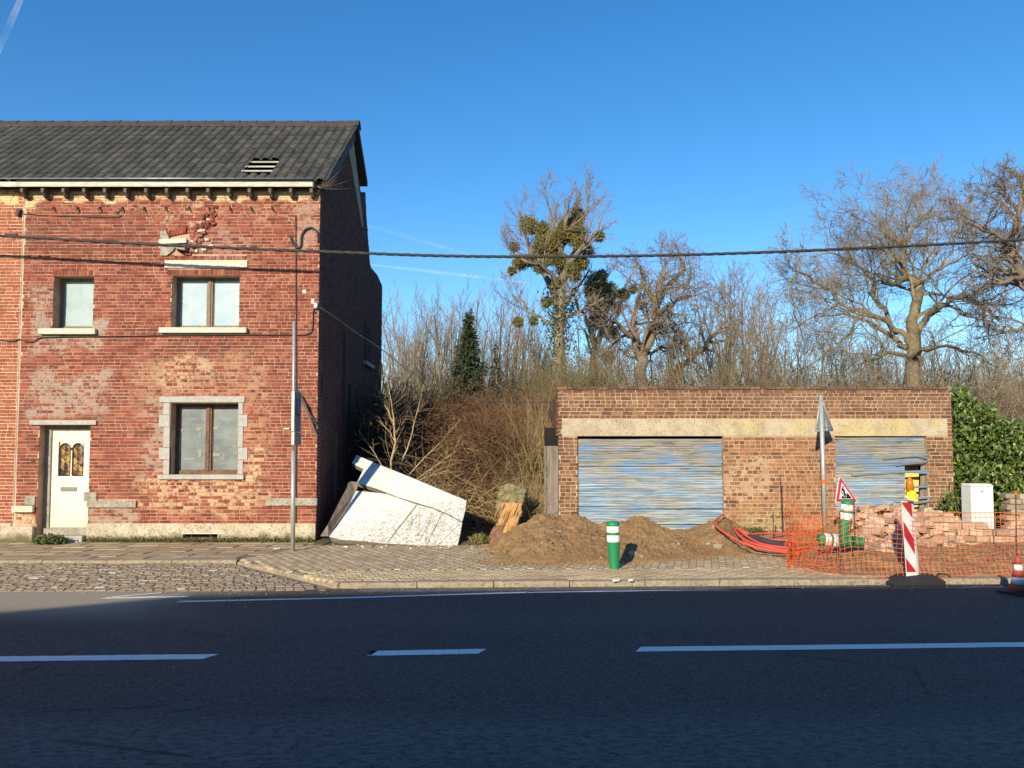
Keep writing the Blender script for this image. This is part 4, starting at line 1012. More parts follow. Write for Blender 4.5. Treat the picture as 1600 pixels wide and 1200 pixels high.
# lean-to post and dark gap at the left of the garage
sh3 = thing('wooden_gate_post', tuple(W(862, 808, YF + .05)), 'tall grey weathered board standing against the left end of the garage', 'post')
a = fr(855, 697, 873, 812, YF + .0); o = put('board', MB().box(a[0] + .0, a[1] - .004, YF + .0, YF + .05, 0.05, a[3]).mesh('board', M['grey_wood']), sh3); bevel(o, .006, 1)
a2 = fr(850.5, 697, 853.5, 806, YF); put('thin_board', MB().box(a2[0], a2[1], YF + .02, YF + .06, .05, a2[3]).mesh('thin_board', M['grey_wood']), sh3)
a3 = fr(852, 668, 868, 696, YF + .1); o = put('dark_gap_block', MB().box(a3[0], XG0 - .003, YF + .1, YF + .5, a3[2] + .0, a3[3]).mesh('dark_gap_block', M['dark'])); tagit(o, 'black block standing in for the shade of the opening above the grey board', 'box')  # solid black block, paints the darkness of the opening beside the garage

# ------------------------------------------------------------------ vegetation
def growlimb(out, p, d, L, r, lvl, prm, rr):
    n = prm['seg'][min(lvl, len(prm['seg']) - 1)]; pts = [p.copy()]; rad = [r]; q = p.copy(); dd = d.copy()
    wob = prm['wob'][min(lvl, len(prm['wob']) - 1)]; tro = prm['tro'][min(lvl, len(prm['tro']) - 1)]; rend = r * prm.get('taper', .35)
    for i in range(n):
        dd = (dd + V((rr.gauss(0, wob), rr.gauss(0, wob), rr.gauss(0, wob) + tro))).normalized(); q = q + dd * (L / n)
        if q.z < .1: q.z = .1
        pts.append(q.copy()); rad.append(r + (rend - r) * (i + 1) / n)
    out[min(lvl, 3)].append((pts, rad)); branch(out, pts, rad, L, lvl, prm, rr)
def branch(out, pts, rad, L, lvl, prm, rr):
    if lvl + 1 >= prm['levels']: return
    k = prm['kids'][min(lvl, len(prm['kids']) - 1)]; n = len(pts) - 1; a0 = prm.get('start', .25) if lvl == 0 else .15
    for j in range(k):
        t = a0 + (1 - a0) * (j + rr.random()) / k; f = t * n; i = min(int(f), n - 1); f -= i
        p = pts[i].lerp(pts[i + 1], f); base = (pts[i + 1] - pts[i]).normalized(); r = (rad[i] + (rad[i + 1] - rad[i]) * f)
        ax = base.orthogonal().normalized(); ax.rotate(Matrix.Rotation(rr.uniform(0, 2 * math.pi), 3, base)); an = prm['ang'][min(lvl, len(prm['ang']) - 1)] * rr.uniform(.7, 1.3)
        d = base.copy(); d.rotate(Matrix.Rotation(an, 3, ax)); l2 = L * prm['len'][min(lvl, len(prm['len']) - 1)] * rr.uniform(.6, 1.15) * (1.15 - .55 * t if prm.get('cone', 1) else 1)
        growlimb(out, p, d, l2, max(prm['rmin'], min(r * .75, r * prm.get('rk', .55))), lvl + 1, prm, rr)
def pixlimb(pts, Y, r0, r1, rr, wob=.0, sub=3):
    P = []
    for k, q in enumerate(pts): P.append(W(q[0], q[1], Y + (q[2] if len(q) > 2 else 0)))
    out = []; 
    for a, b in zip(P, P[1:]):
        for s_ in range(sub): out.append(a.lerp(b, s_ / sub) + (V((rr.gauss(0, wob), rr.gauss(0, wob), rr.gauss(0, wob))) if s_ else V((0, 0, 0))))
    out.append(P[-1]); n = len(out) - 1
    return out, [r0 + (r1 - r0) * (i / n) ** .8 for i in range(n + 1)]
def tree_from(name, label, cat, limbs, prm, rr, bark, twig, group=None):
    out = {0: [], 1: [], 2: [], 3: []}
    for (pts, rad) in limbs:
        out[0].append((pts, rad)); L = sum((b - a).length for a, b in zip(pts, pts[1:]))
        branch(out, pts, rad, L, 0, dict(prm, kids=[max(2, int(prm['kids'][0] * L))] + prm['kids'][1:], len=[min(1.0, prm['len0'] / L)] + prm['len'][1:]), rr)
    base = limbs[0][0][0]; root = thing(name, (base.x, base.y, 0), label, cat, group)
    put('trunk', tubes_np('trunk', out[0], bark, 7), root)
    cr = []
    for l_ in (1, 2, 3): cr += out[l_]
    put('crown', tubes_np('crown', [c for c in cr], twig, 3), root)
    return root, out
rt = random.Random(101)
# A: mistletoe poplar
YA = 34
poplar = dict(levels=4, seg=[6, 6, 5, 4], wob=[.1, .14, .2, .25], tro=[.05, .10, .10, .08], kids=[1.7, 7, 7], len=[.3, .55, .62], len0=2.2, ang=[.6, .65, .75], rmin=.0075, taper=.35, start=.30, rk=.5)
limA = [pixlimb([(868, 690), (870, 600), (873, 520), (876, 470), (880, 430), (877, 385), (884, 345, -1), (905, 312, -1)], YA, .36, .05, rt, .05),
        pixlimb([(873, 480), (857, 440, 1), (840, 405, 2), (822, 370, 2), (812, 330, 2)], YA, .2, .03, rt, .06),
        pixlimb([(879, 440), (900, 400, -1), (925, 370, -2), (940, 340, -2)], YA, .2, .03, rt, .06),
        pixlimb([(877, 450), (850, 420, -1), (820, 408, -2), (795, 395, -2)], YA, .14, .03, rt, .06),
        pixlimb([(880, 420), (862, 380, 1), (860, 340, 1), (855, 315, 1)], YA, .15, .03, rt, .06),
        pixlimb([(881, 425), (905, 370, 2), (918, 330, 2), (922, 305, 2)], YA, .15, .03, rt, .06),
        pixlimb([(872, 520), (845, 495, 1), (822, 480, 1), (800, 460, 1)], YA, .1, .025, rt, .06)]
tA, oA = tree_from('mistletoe_tree', 'tall bare tree carrying many mistletoe balls, trunk wrapped in ivy', 'tree', limA, poplar, rt, M['bark_poplar'], M['twig_poplar'])
balls = [(826, 352, 13), (847, 358, 10), (903, 336, 9), (902, 346, 8), (804, 386, 6), (937, 370, 6), (847, 384, 14), (864, 376, 12), (881, 362, 12), (900, 366, 16), (860, 392, 13), (906, 380, 10), (813, 410, 10), (829, 407, 9), (800, 423, 5), (875, 406, 10), (844, 418, 8), (854, 472, 7), (909, 412, 9), (809, 503, 6), (834, 501, 5), (918, 392, 8), (893, 418, 8), (870, 440, 6), (886, 350, 9), (858, 405, 9), (898, 430, 9)]
def ball_mesh(name, r, rs_, mat, dens=1.0):
    n = int((180 + 26 * (r * 20) ** 1.5) * dens); d = rs_.normal(size=(n, 3)); d /= np.linalg.norm(d, axis=1, keepdims=True)
    P = d * (rs_.uniform(.15, 1, (n, 1)) ** .45) * r * rs_.uniform(.75, 1.12, (n, 1)); return leaves_np(name, P, .13, mat, rs_, 3.2)
for (px, py, rpx) in balls:
    p = W(px, py, YA + rt.uniform(-1, 1)); put('mistletoe_ball', ball_mesh('mistletoe_ball', rpx / FPX * YA * 1.3, rs, M['mistletoe'], 2.0), tA, loc=p)
def ivy_on(limb, z0, z1, spread, n, parent, mat=None, size=.12):
    P = []; pts = limb[0]
    for k in range(n):
        i = rt.randrange(len(pts) - 1); p = pts[i].lerp(pts[i + 1], rt.random())
        if z0 < p.z < z1: P.append(p + V((rt.gauss(0, spread), rt.gauss(0, spread), rt.gauss(0, spread))))
    put('ivy', leaves_np('ivy', np.array([q[:] for q in P]), size, mat or M['ivy'], rs, 1.4), parent)
ivy_on(limA[0], 3, 9, .36, 6000, tA)
# B: second mistletoe tree behind
YB = 38
limB = [pixlimb([(925, 690), (926, 600), (932, 545), (940, 510), (938, 470), (946, 430)], YB, .3, .06, rt, .06), pixlimb([(933, 540), (915, 500, 1), (900, 470, 1), (890, 450, 1)], YB, .15, .03, rt, .06),
        pixlimb([(938, 500), (958, 470, 1), (975, 450, 1), (985, 430, 1)], YB, .15, .03, rt, .06)]
tB, oB = tree_from('mistletoe_tree', 'shorter mistletoe laden tree just right of the tall ivy clad one', 'tree', limB, poplar, rt, M['bark_oak'], M['twig_poplar'])
for (px, py, rpx) in [(931, 443, 15), (924, 455, 10), (952, 455, 12), (929, 476, 11), (932, 501, 12), (955, 520, 11), (974, 461, 8), (944, 470, 9), (989, 452, 5), (940, 430, 7), (965, 480, 8), (951, 558, 9)]:
    p = W(px, py, YB + rt.uniform(-1, 1)); put('mistletoe_ball', ball_mesh('mistletoe_ball', rpx / FPX * YB * 1.3, rs, M['mistletoe'], 2.0), tB, loc=p)
# C: spreading old tree
YC = 30
oak = dict(levels=4, seg=[6, 6, 5, 4], wob=[.1, .26, .34, .4], tro=[.02, .05, .04, .03], kids=[3.0, 8, 6], len=[.3, .58, .6], len0=2.5, ang=[.8, .85, .9], rmin=.009, taper=.35, start=.25, rk=.5)
limC = [pixlimb([(1003, 700), (1002, 620), (1003, 570), (1006, 548), (1020, 515), (1026, 490), (1024, 465), (1032, 445), (1038, 420)], YC, .30, .06, rt, .05),
        pixlimb([(1000, 560), (993, 530, .5), (986, 520, .5), (990, 500, 1), (996, 470, 1), (1004, 440, 1), (1000, 415, 1)], YC, .22, .04, rt, .05),
        pixlimb([(988, 525), (968, 508, -.5), (950, 500, -1), (940, 492, -1)], YC, .12, .03, rt, .05),
        pixlimb([(1027, 490), (1045, 475, -1), (1060, 465, -1.5), (1080, 462, -2)], YC, .14, .03, rt, .06),
        pixlimb([(1026, 470), (1050, 440, 1), (1070, 420, 2), (1060, 400, 2)], YC, .12, .03, rt, .06),
        pixlimb([(1005, 555), (1030, 545, 1.5), (1055, 540, 2)], YC, .1, .02, rt, .06)]
tree_from('spreading_tree', 'bare spreading tree with forked crooked limbs behind the garage left end', 'tree', limC, oak, rt, M['bark_oak'], M['twig_oak'])
limC2 = [pixlimb([(1030, 690), (1045, 600), (1062, 575), (1085, 555), (1105, 535), (1125, 515), (1140, 490), (1155, 475)], 33, .22, .03, rt, .08), pixlimb([(1085, 555), (1070, 530), (1060, 515, 1)], 33, .1, .03, rt, .06),
         pixlimb([(1105, 535), (1120, 535), (1140, 530), (1155, 520)], 33, .1, .02, rt, .06)]
tree_from('leaning_tree', 'low bare tree leaning right behind the middle of the garage roof', 'tree', limC2, oak, rt, M['bark_oak'], M['twig_oak'])
# D: old willow
YW = 27
wil = dict(levels=4, seg=[6, 8, 6, 5], wob=[.12, .24, .24, .24], tro=[.02, .06, .03, -.03], kids=[2.3, 8, 9], len=[.3, .6, .7], len0=3.3, ang=[.9, .85, .7], rmin=.0080, taper=.3, start=.25, rk=.45)
limD = [pixlimb([(1428, 700), (1427, 600), (1428, 530), (1424, 500), (1433, 470), (1436, 445), (1416, 430), (1410, 400), (1412, 385), (1425, 360), (1436, 345), (1432, 318)], YW, .29, .02, rt, .05),
        pixlimb([(1425, 540), (1408, 518), (1377, 497, -.5), (1346, 484, -1), (1309, 473, -1), (1291, 450, -1), (1266, 432, -1.5), (1242, 423, -2)], YW, .12, .02, rt, .05),
        pixlimb([(1420, 545), (1396, 527, 1), (1353, 500, 1), (1316, 490, 2), (1280, 495, 2)], YW, .12, .02, rt, .05),
        pixlimb([(1432, 520), (1442, 506), (1467, 481, -1), (1482, 467, -1), (1513, 464, -1.5), (1538, 481, -2), (1562, 500, -2)], YW, .13, .05, rt, .05),
        pixlimb([(1434, 455), (1450, 436, 1), (1470, 420, 1), (1504, 401, 1.5), (1550, 395, 2)], YW, .09, .02, rt, .05),
        pixlimb([(1400, 520), (1383, 481, 1), (1365, 466, 1), (1362, 438, 1), (1334, 413, 1.5), (1320, 380, 2)], YW, .10, .02, rt, .05),
        pixlimb([(1414, 435), (1395, 445, -1), (1378, 440, -1.5), (1362, 432, -2)], YW, .12, .02, rt, .05),
        pixlimb([(1412, 390), (1390, 370, -1), (1375, 345, -1), (1360, 320, -1)], YW, .1, .02, rt, .05),
        pixlimb([(1436, 347), (1455, 330, 1), (1462, 312, 1)], YW, .07, .02, rt, .05),
        pixlimb([(1424, 560), (1440, 545, -1), (1480, 540, -2), (1520, 550, -2), (1560, 575, -2)], YW, .09, .02, rt, .05),
        pixlimb([(1424, 560), (1385, 550, -1), (1350, 565, -2), (1320, 595, -2)], YW, .09, .02, rt, .05),
        pixlimb([(1246, 425, -2), (1235, 450, -2), (1240, 490, -2), (1255, 530, -2)], YW, .05, .015, rt, .05),
        pixlimb([(1309, 473, -1), (1285, 490, -1), (1260, 500, -1), (1232, 520, -1)], YW, .05, .015, rt, .05),
        pixlimb([(1346, 484, -1), (1330, 520, -1), (1290, 550, -2), (1262, 580, -2)], YW, .06, .015, rt, .05),
        pixlimb([(1470, 420, 1), (1490, 380, 1), (1500, 345, 1)], YW, .05, .015, rt, .05),
        pixlimb([(1334, 413, 1.5), (1300, 395, 1), (1275, 400, 1)], YW, .05, .015, rt, .05),
        pixlimb([(1513, 464, -1.5), (1545, 440, -1), (1580, 450, -1)], YW, .06, .015, rt, .05)]
tree_from('old_willow', 'large sprawling bare willow with twisted yellowish limbs behind the garage right half', 'tree', limD, wil, rt, M['bark_willow'], M['twig_willow'])
# E: tree at the right picture edge
limE = [pixlimb([(1690, 700), (1660, 600), (1630, 480), (1600, 432), (1590, 416), (1581, 382), (1590, 340), (1594, 308), (1600, 285), (1606, 268)], 23, .20, .03, rt, .04),
        pixlimb([(1583, 385), (1565, 372, -1), (1545, 362, -1), (1520, 350, -1), (1500, 340, -1)], 23, .1, .02, rt, .04), pixlimb([(1592, 330), (1575, 315, 1), (1560, 300, 1), (1555, 285, 1)], 23, .08, .02, rt, .04),
        pixlimb([(1600, 432), (1575, 440, -1), (1550, 445, -1), (1525, 455, -1)], 23, .09, .02, rt, .04), pixlimb([(1640, 500), (1600, 510, 1), (1570, 520, 1), (1550, 515, 1)], 23, .1, .02, rt, .04)]
tree_from('branchy_tree', 'dark knotty bare tree entering from the right picture edge', 'tree', limE, dict(oak, len0=1.9, rmin=.0095, kids=[3.6, 8, 6]), rt, M['bark_oak'], M['twig_oak'])
# spruces
def spruce(px, pytop, pybot, Y, wpx, label, n=9000):
    top = W(px, pytop, Y); base = V((top.x, Y, .1)); H = top.z; half = wpx / FPX * Y / 2; P = []
    for k in range(n):
        t = rt.random() ** .62; a = rt.uniform(0, 6.283); r_ = half * t * 1.6 * (rt.random() ** .4) * (.7 + .3 * math.sin(t * 44 + a * 2)) * (.8 + .4 * mnoise.noise(V((t * 9, a * 1.5, px)))); P.append((base.x + r_ * math.cos(a), base.y + r_ * math.sin(a), H * (1 - t * .92) - r_ * .25))
    root = thing('spruce', base, label, 'tree'); put('trunk', MB().tube([base, base + V((0, 0, H))], [.12, .01], 6).mesh('trunk', M['bark_oak']), root)
    put('crown', leaves_np('crown', np.array(P), .26, M['spruce'], rs, 3.5, -.2), root)
spruce(733, 487, 650, 33, 135, 'dark green spruce standing above the thicket beside the house', 9000)
spruce(776, 530, 650, 33, 60, 'smaller thin conifer right of the dark spruce', 900)
# saplings: prototypes copied
def sapling_proto(seed, H, spread, mat, kids=(9, 5), stems=1):
    r_ = random.Random(seed); out = {0: [], 1: [], 2: [], 3: []}
    prm = dict(levels=3, seg=[8, 5, 3], wob=[.05, .10, .16], tro=[.12, .16, .08], kids=list(kids), len=[spread, .4], ang=[.5, .5], rmin=.006, taper=.2, start=.2, rk=.42)
    for s_ in range(stems):
        growlimb(out, V((r_.uniform(-.2, .2) * (stems > 1), r_.uniform(-.2, .2) * (stems > 1), 0)), V((r_.uniform(-.2, .2), r_.uniform(-.2, .2), 1)).normalized(), H * r_.uniform(.75, 1), .028 + H * .004, 0, prm, r_)
    return tubes_np('trunk', out[0], mat, 5), tubes_np('crown', out[1] + out[2], mat, 3)
protos = [sapling_proto(s_, 6.0, sp_, M[m_], kd, st2) for (s_, sp_, m_, kd, st2) in [(1, .32, 'twig_sapling', (22, 7), 1), (2, .42, 'twig_oak', (20, 8), 2), (3, .36, 'twig_sapling', (16, 7), 3), (4, .3, 'twig_poplar', (26, 6), 2), (5, .45, 'twig_olive', (18, 9), 3)]]
def plant(px, pytop, Y, label, group, pr=None, name='sapling'):
    top = W(px, pytop, Y); H = top.z; pr = protos[pr if pr is not None else rt.randrange(5)]
    root = thing(name, (top.x, Y, .05), label, 'sapling', group); s_ = H / 5.4; root.scale = (s_ * rt.uniform(.8, 1.4), s_ * rt.uniform(.8, 1.4), s_); root.rotation_euler = (rt.gauss(0, .09), rt.gauss(0, .09), rt.uniform(0, 6.28))
    for nm, me in zip(('trunk', 'crown'), pr):
        c = bpy.data.objects.new(nm, me); C.objects.link(c); c.parent = root
    return root
def prof(pts, x):
    for (a, b), (c, d) in zip(pts, pts[1:]):
        if a <= x <= c: return b + (d - b) * (x - a) / (c - a)
    return pts[-1][1]
g1 = [(600, 560), (640, 500), (690, 490), (720, 520), (760, 500), (790, 480), (830, 520), (870, 540)]
k = 0
for x in range(598, 880, 7):
    Y = rt.uniform(36, 50); plant(x + rt.uniform(-4, 4), prof(g1, x) + rt.uniform(-6, 50), Y, 'thin bare sapling in the thicket between the house and the garage', 'saplings between house and garage')
for x in range(880, 1240, 10):
    Y = rt.uniform(26, 44); plant(x + rt.uniform(-4, 4), (535 if x < 1100 else 505) + rt.uniform(-25, 60), Y, 'thin bare sapling in the thicket behind the garage', 'saplings behind the garage')
for x in range(1240, 1660, 12):
    Y = rt.uniform(30, 46); plant(x + rt.uniform(-4, 4), 540 + rt.uniform(-20, 50), Y, 'thin bare sapling behind the old willow', 'saplings behind the willow')
for (x, y, Y) in [(693, 462, 37), (1158, 405, 36), (1152, 420, 36), (1192, 440, 38), (1108, 450, 36), (680, 470, 38), (612, 520, 36)]:
    plant(x, y, Y, {693: 'tallest thin bare pole sapling left of the spruce', 1158: 'tallest whip like sapling above the garage middle', 1152: 'second whip like sapling beside the tallest one', 1192: 'tall thin sapling left of the willow crown', 1108: 'tall twiggy sapling above the leaning tree', 680: 'upright twiggy sapling left of the spruce', 612: 'upright sapling rising beside the shaded house wall'}[x], None, 3)
# tangle of canes: built as one mass
def canes(name, label, N, fx, mat, lmin, lmax, rad, up, out=.5, seed=1, leafn=0, leafmat=None, bend=.5, kind='stuff', leafsize=.06, cat=None):
    r_ = np.random.RandomState(seed); P0 = fx(r_, N); L = r_.uniform(lmin, lmax, N); n = 6
    d = r_.normal(size=(N, 3)) * out; d[:, 2] = np.abs(d[:, 2]) * .5 + up; d /= np.linalg.norm(d, axis=1, keepdims=True)
    bd = r_.normal(size=(N, 3)) * bend; bd[:, 2] -= bend * .9
    pts = [P0]; p = P0.copy(); dd = d.copy()
    for k in range(n):
        dd = dd + bd / n + r_.normal(size=(N, 3)) * .07; dd /= np.linalg.norm(dd, axis=1, keepdims=True); p = p + dd * (L / n)[:, None]; pts.append(p.copy())
    A_ = np.stack(pts, 1); A_[:, :, 2] = np.maximum(A_[:, :, 2], .02)
    rr_ = rad * r_.uniform(.5, 1.4, N)[:, None] * np.linspace(1, .3, n + 1)[None]
    m_ = n + 1; Pf = A_.reshape(-1, 3); Rf = rr_.ravel(); ids = np.repeat(np.arange(N), m_)
    t = np.zeros_like(Pf); sg = Pf[1:] - Pf[:-1]; sm = ids[1:] == ids[:-1]; sg[~sm] = 0; t[:-1] += sg; t[1:] += sg; t /= np.maximum(np.linalg.norm(t, axis=1, keepdims=True), 1e-9)
    u = np.cross(t, np.array([.18, .97, .16])); u /= np.maximum(np.linalg.norm(u, axis=1, keepdims=True), 1e-9); v = np.cross(t, u)
    vs = np.stack([Pf + (u * math.cos(a) + v * math.sin(a)) * Rf[:, None] for a in (0, 2.094, 4.189)], 1).reshape(-1, 3)
    i = np.nonzero(sm)[0]; fs = np.concatenate([np.stack([i * 3 + a, i * 3 + (a + 1) % 3, (i + 1) * 3 + (a + 1) % 3, (i + 1) * 3 + a], 1) for a in range(3)])
    o = put(name, mesh_np(name, vs, fs, mat)); tagit(o, label, cat, None, kind)
    if leafn:
        idx = r_.randint(0, len(Pf), leafn); o2 = put('dead_leaves', leaves_np('dead_leaves', Pf[idx] + r_.normal(size=(leafn, 3)) * .05, leafsize, leafmat or M['dead_leaf'], r_, 2), None); tagit(o2, label + ', its withered leaves', None, None, 'stuff')
    return o
def region(px0, px1, Y0, Y1, ztop, zlow=0.0, pw=1.0):
    def f(r_, N):
        Y = r_.uniform(Y0, Y1, N); px = r_.uniform(px0, px1, N); X = (px - 800) / FPX * Y
        zt = np.array([ztop(a, b) for a, b in zip(px, Y)]); return np.stack([X, Y, zlow + (zt - zlow) * r_.uniform(0, 1, N) ** pw], 1)
    return f
def pt(pts): return lambda px, Y: max(.3, 1.7 + (710 - prof(pts, px)) * Y / FPX)
canes('undergrowth', 'tangled brown brushwood filling the gap between house and garage', 7000, region(596, 880, 19, 24, pt([(590, 690), (640, 640), (700, 640), (760, 640), (820, 650), (880, 650)])), M['twig_brown'], .6, 1.7, .009, .5, .6, 31, 9000, bend=.9, leafsize=.07)
canes('undergrowth', 'olive brown brush rising behind the tangle', 5500, region(590, 900, 34, 42, pt([(590, 650), (640, 640), (700, 630), (760, 630), (820, 610), (900, 600)])), M['twig_olive'], .9, 2.4, .011, .9, .4, 32, 7000, bend=.3)
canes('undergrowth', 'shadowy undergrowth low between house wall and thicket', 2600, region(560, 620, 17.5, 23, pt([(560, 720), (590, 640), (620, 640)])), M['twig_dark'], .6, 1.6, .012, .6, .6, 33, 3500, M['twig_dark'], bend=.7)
canes('undergrowth', 'brown brush seen above the garage roof', 9000, region(880, 1240, 26, 40, pt([(870, 625), (1000, 620), (1100, 625), (1240, 620)])), M['twig_sapling'], .9, 2.8, .009, .7, .75, 34, 5500, bend=.6)
canes('undergrowth', 'rusty scrub patches above the garage roof', 2600, region(890, 1240, 27, 33, lambda px, Y: 2.2 + 1.6 * mnoise.noise(V((px * .03, Y * .3, 0)))), M['twig_brown'], .8, 2.2, .009, .6, .8, 44, 7000, bend=.8)
canes('undergrowth', 'tawny brush around the ivy clad trunk', 2600, region(835, 960, 26, 32, pt([(830, 620), (870, 600), (960, 600)])), M['twig_olive'], .9, 2.2, .009, .8, .6, 35, 2500, bend=.5)
canes('undergrowth', 'yellowish brush under the old willow', 8500, region(1230, 1660, 23, 34, pt([(1230, 620), (1400, 610), (1500, 610), (1660, 625)])), M['twig_willow'], .8, 2.2, .009, .6, .8, 36, 6500, bend=.8)
canes('far_thicket', 'far bare wood closing the view behind all trees', 9000, region(560, 1700, 48, 60, pt([(560, 660), (800, 650), (1000, 640), (1200, 630), (1700, 620)])), M['twig_sapling'], 1.5, 5.5, .014, 1.2, .25, 37, 6000, bend=.1, leafsize=.2)
canes('bramble_mound', 'rusty brown bramble mound behind the white slabs', 4200, region(700, 830, 17.2, 19.5, lambda px, Y: max(.3, 1.7 + (710 - 655 - abs(px - 765) * .9) * Y / FPX)), M['twig_brown'], .5, 1.3, .007, .4, .7, 38, 14000, bend=1.1, leafsize=.05)
canes('dry_canes', 'arching pale dry canes spilling right of the white slabs', 900, region(640, 830, 17.0, 18.6, lambda px, Y: .9, 0, 1.3), M['twig_pale'], .9, 2.2, .007, .8, .8, 39, 0, bend=1.5)
canes('dry_reeds', 'straw coloured reeds beside the grey board', 520, region(800, 856, 15.4, 16.2, lambda px, Y: .25), M['straw'], .6, 1.3, .006, .9, .45, 40, 0, bend=.4)
canes('dry_reeds', 'tall tawny reeds behind the left end of the garage', 1300, region(815, 872, 17, 21, lambda px, Y: 1.5), M['straw'], 1.0, 2.2, .007, 1.0, .45, 41, 0, bend=.25)
# buddleia-like shrub with clear stems
sh_ = []; bx = W(612, 760, 17.2); bx.z = .05
shl = [pixlimb([(612, 770), (611, 720), (618, 690), (615, 660), (600, 632, .3), (590, 610, .4)], 17.2, .032, .008, rt, .01), pixlimb([(612, 770), (624, 730), (640, 690, .2), (650, 650, .3), (662, 600, .5)], 17.2, .028, .006, rt, .01),
       pixlimb([(614, 770), (650, 730, .3), (690, 690, .5), (720, 655, .8)], 17.3, .022, .005, rt, .01), pixlimb([(612, 770), (598, 730, -.1), (580, 700, -.2), (560, 672, -.2)], 17.1, .018, .005, rt, .01),
       pixlimb([(618, 690), (604, 670), (575, 640, .2)], 17.2, .014, .004, rt, .01), pixlimb([(616, 665), (612, 630, .1), (605, 590, .2), (600, 570, .3)], 17.2, .014, .004, rt, .01),
       pixlimb([(614, 780), (670, 735, .2), (720, 700, .3), (760, 705, .3), (775, 740, .2), (765, 790, 0)], 17.2, .014, .005, rt, .01), pixlimb([(614, 780), (655, 750), (700, 735), (740, 760), (760, 800)], 17.1, .012, .004, rt, .01)]
for (pts, rad) in shl[:1]: pts[0].z = .02
tree_from('bare_shrub', 'bare shrub with pale forked stems growing behind the white slabs', 'shrub', shl, dict(oak, levels=3, kids=[5, 4], len0=.5, rmin=.0035, wob=[.1, .12, .15], tro=[.0, .08, .05]), rt, M['twig_pale'], M['twig_pale'])
# dry stems in front of the slabs
for (px, y0, y1, lean) in [(640, 845, 792, 3), (650, 847, 798, 6), (662, 848, 800, 12), (677, 850, 805, 22), (644, 846, 800, -10), (656, 848, 790, -2)]:
    a = G(px, y0 + 4); a.z = 0; b = W(px + lean, y1, a.y + .1)
    o = put('dry_stalk', MB().tube([a, a.lerp(b, .5) + V((.01, 0, .01)), b], [.006, .005, .003], 5).mesh('dry_stalk', M['twig_pale'])); tagit(o, 'dry weed stalk standing in front of the lower white slab', 'weed', 'dry stalks before the white slabs')
# shrublet growing out of the eave corner
ec = W(497, 294, 15.0); lm = []
for k in range(14):
    a = rt.uniform(-.5, .9); L_ = rt.uniform(.3, .75); p = [ec + V((.05, -.02, 0))]; d = V((math.cos(a), rt.uniform(-.6, .1), math.sin(a))).normalized()
    for s_ in range(5): d = (d + V((rt.gauss(0, .1), 0, .10 * (1 if a > 0 else .6)))).normalized(); p.append(p[-1] + d * L_ / 5)
    lm.append((p, [.004 - .0006 * s_ for s_ in range(6)]))
o = put('eave_shrub', tubes_np('eave_shrub', lm, M['twig_oak'], 4)); tagit(o, 'tuft of bare twigs growing out of the roof gutter corner', 'shrub')
# ---- laurel hedge
rl = np.random.RandomState(9)
hedge_prof = [(1484, 612), (1500, 606), (1515, 612), (1530, 640), (1548, 632), (1560, 655), (1580, 660), (1600, 665), (1680, 670)]
HP = []
for k in range(30000):
    px = rl.uniform(1484, 1680); Y = 15.0 + rl.uniform(0, 1) ** 1.7 * 1.6; top = prof(hedge_prof, px) + rl.uniform(-6, 14); py = top + (850 - top) * rl.uniform(0, 1)
    bump_ = .25 * mnoise.noise(V((px * .03, py * .03, 3))); 
    if Y < 15.15 + bump_ + .15: continue
    p = W(px, py, Y + .1); HP.append(p[:])
HP = np.array(HP); hedge = thing('laurel_hedge', (9.5, 15.6, 0), 'glossy green laurel hedge at the right end of the garage', 'hedge')
order = np.argsort(HP[:, 1]); HP = HP[order]
put('foliage', leaves_np('foliage', HP[300:], .135, M['laurel'], rl, 2.4, .6), hedge, kind='stuff')
lm3 = [leaves_np('leaf', np.zeros((1, 3)), .14, M['laurel'], rl, 2.4, .6) for _ in range(12)]
for k in range(300):
    o = bpy.data.objects.new('leaf', lm3[k % 12]); C.objects.link(o); o.parent = hedge; o.location = V(HP[k]) - hedge.location; o.rotation_euler = (rt.uniform(-.6, .6), rt.uniform(-.6, .6), rt.uniform(0, 6.28))
stm = []
for k in range(14):
    x = 8.9 + k * .35; p = V((x, 15.8, 0)); stm.append(([p, p + V((.1, 0, .8)), p + V((rt.uniform(-.3, .3), .1, 1.7))], [.03, .025, .012]))
put('stem', tubes_np('stem', stm, M['bark_oak'], 5), hedge)
boxpart('inner_shade_sheet', (8.75, 11.9, 16.7, 16.9, 0, 1.9), M['spruce'], hedge)  # plain dark sheet, stands for the shade inside the hedge
def leafclump(name, label, cat, c, rx, ry, rz, n, size, mat, seed, aspect=2.2, up=.5):
    r_ = np.random.RandomState(seed); d = r_.normal(size=(n, 3)); d /= np.linalg.norm(d, axis=1, keepdims=True); P = d * (r_.uniform(0, 1, (n, 1)) ** .4) * np.array([rx, ry, rz]); P[:, 2] = np.abs(P[:, 2])
    root = thing(name, c, label, cat); put('foliage', leaves_np('foliage', P, size, mat, r_, aspect, up), root, loc=c)
    st3 = [([V((0, 0, 0)), V((r_.uniform(-1, 1) * rx * .5, r_.uniform(-1, 1) * ry * .5, rz * .7))], [.012, .005]) for _ in range(6)]; put('stem', tubes_np('stem', st3, M['twig_olive'], 4), root, loc=c); return root
c_ = W(1492, 815, 14.4); c_.z = .12
leafclump('laurel_bush', 'young laurel bush growing left of the white cabinet', 'bush', c_, .42, .3, .95, 520, .13, M['laurel'], 4)
c_ = G(62, 853); leafclump('nettle_clump', 'low green nettle clump growing beside the cream door step', 'weed', (c_.x, 14.72, 0), .34, .16, .16, 900, .07, M['weed'], 5)
c_ = G(748, 850); leafclump('grass_tuft', 'yellow green grass tuft between white slab and stump', 'grass tuft', (c_.x, c_.y, 0), .2, .12, .16, 500, .09, M['grass'], 6, 7, 1.6)
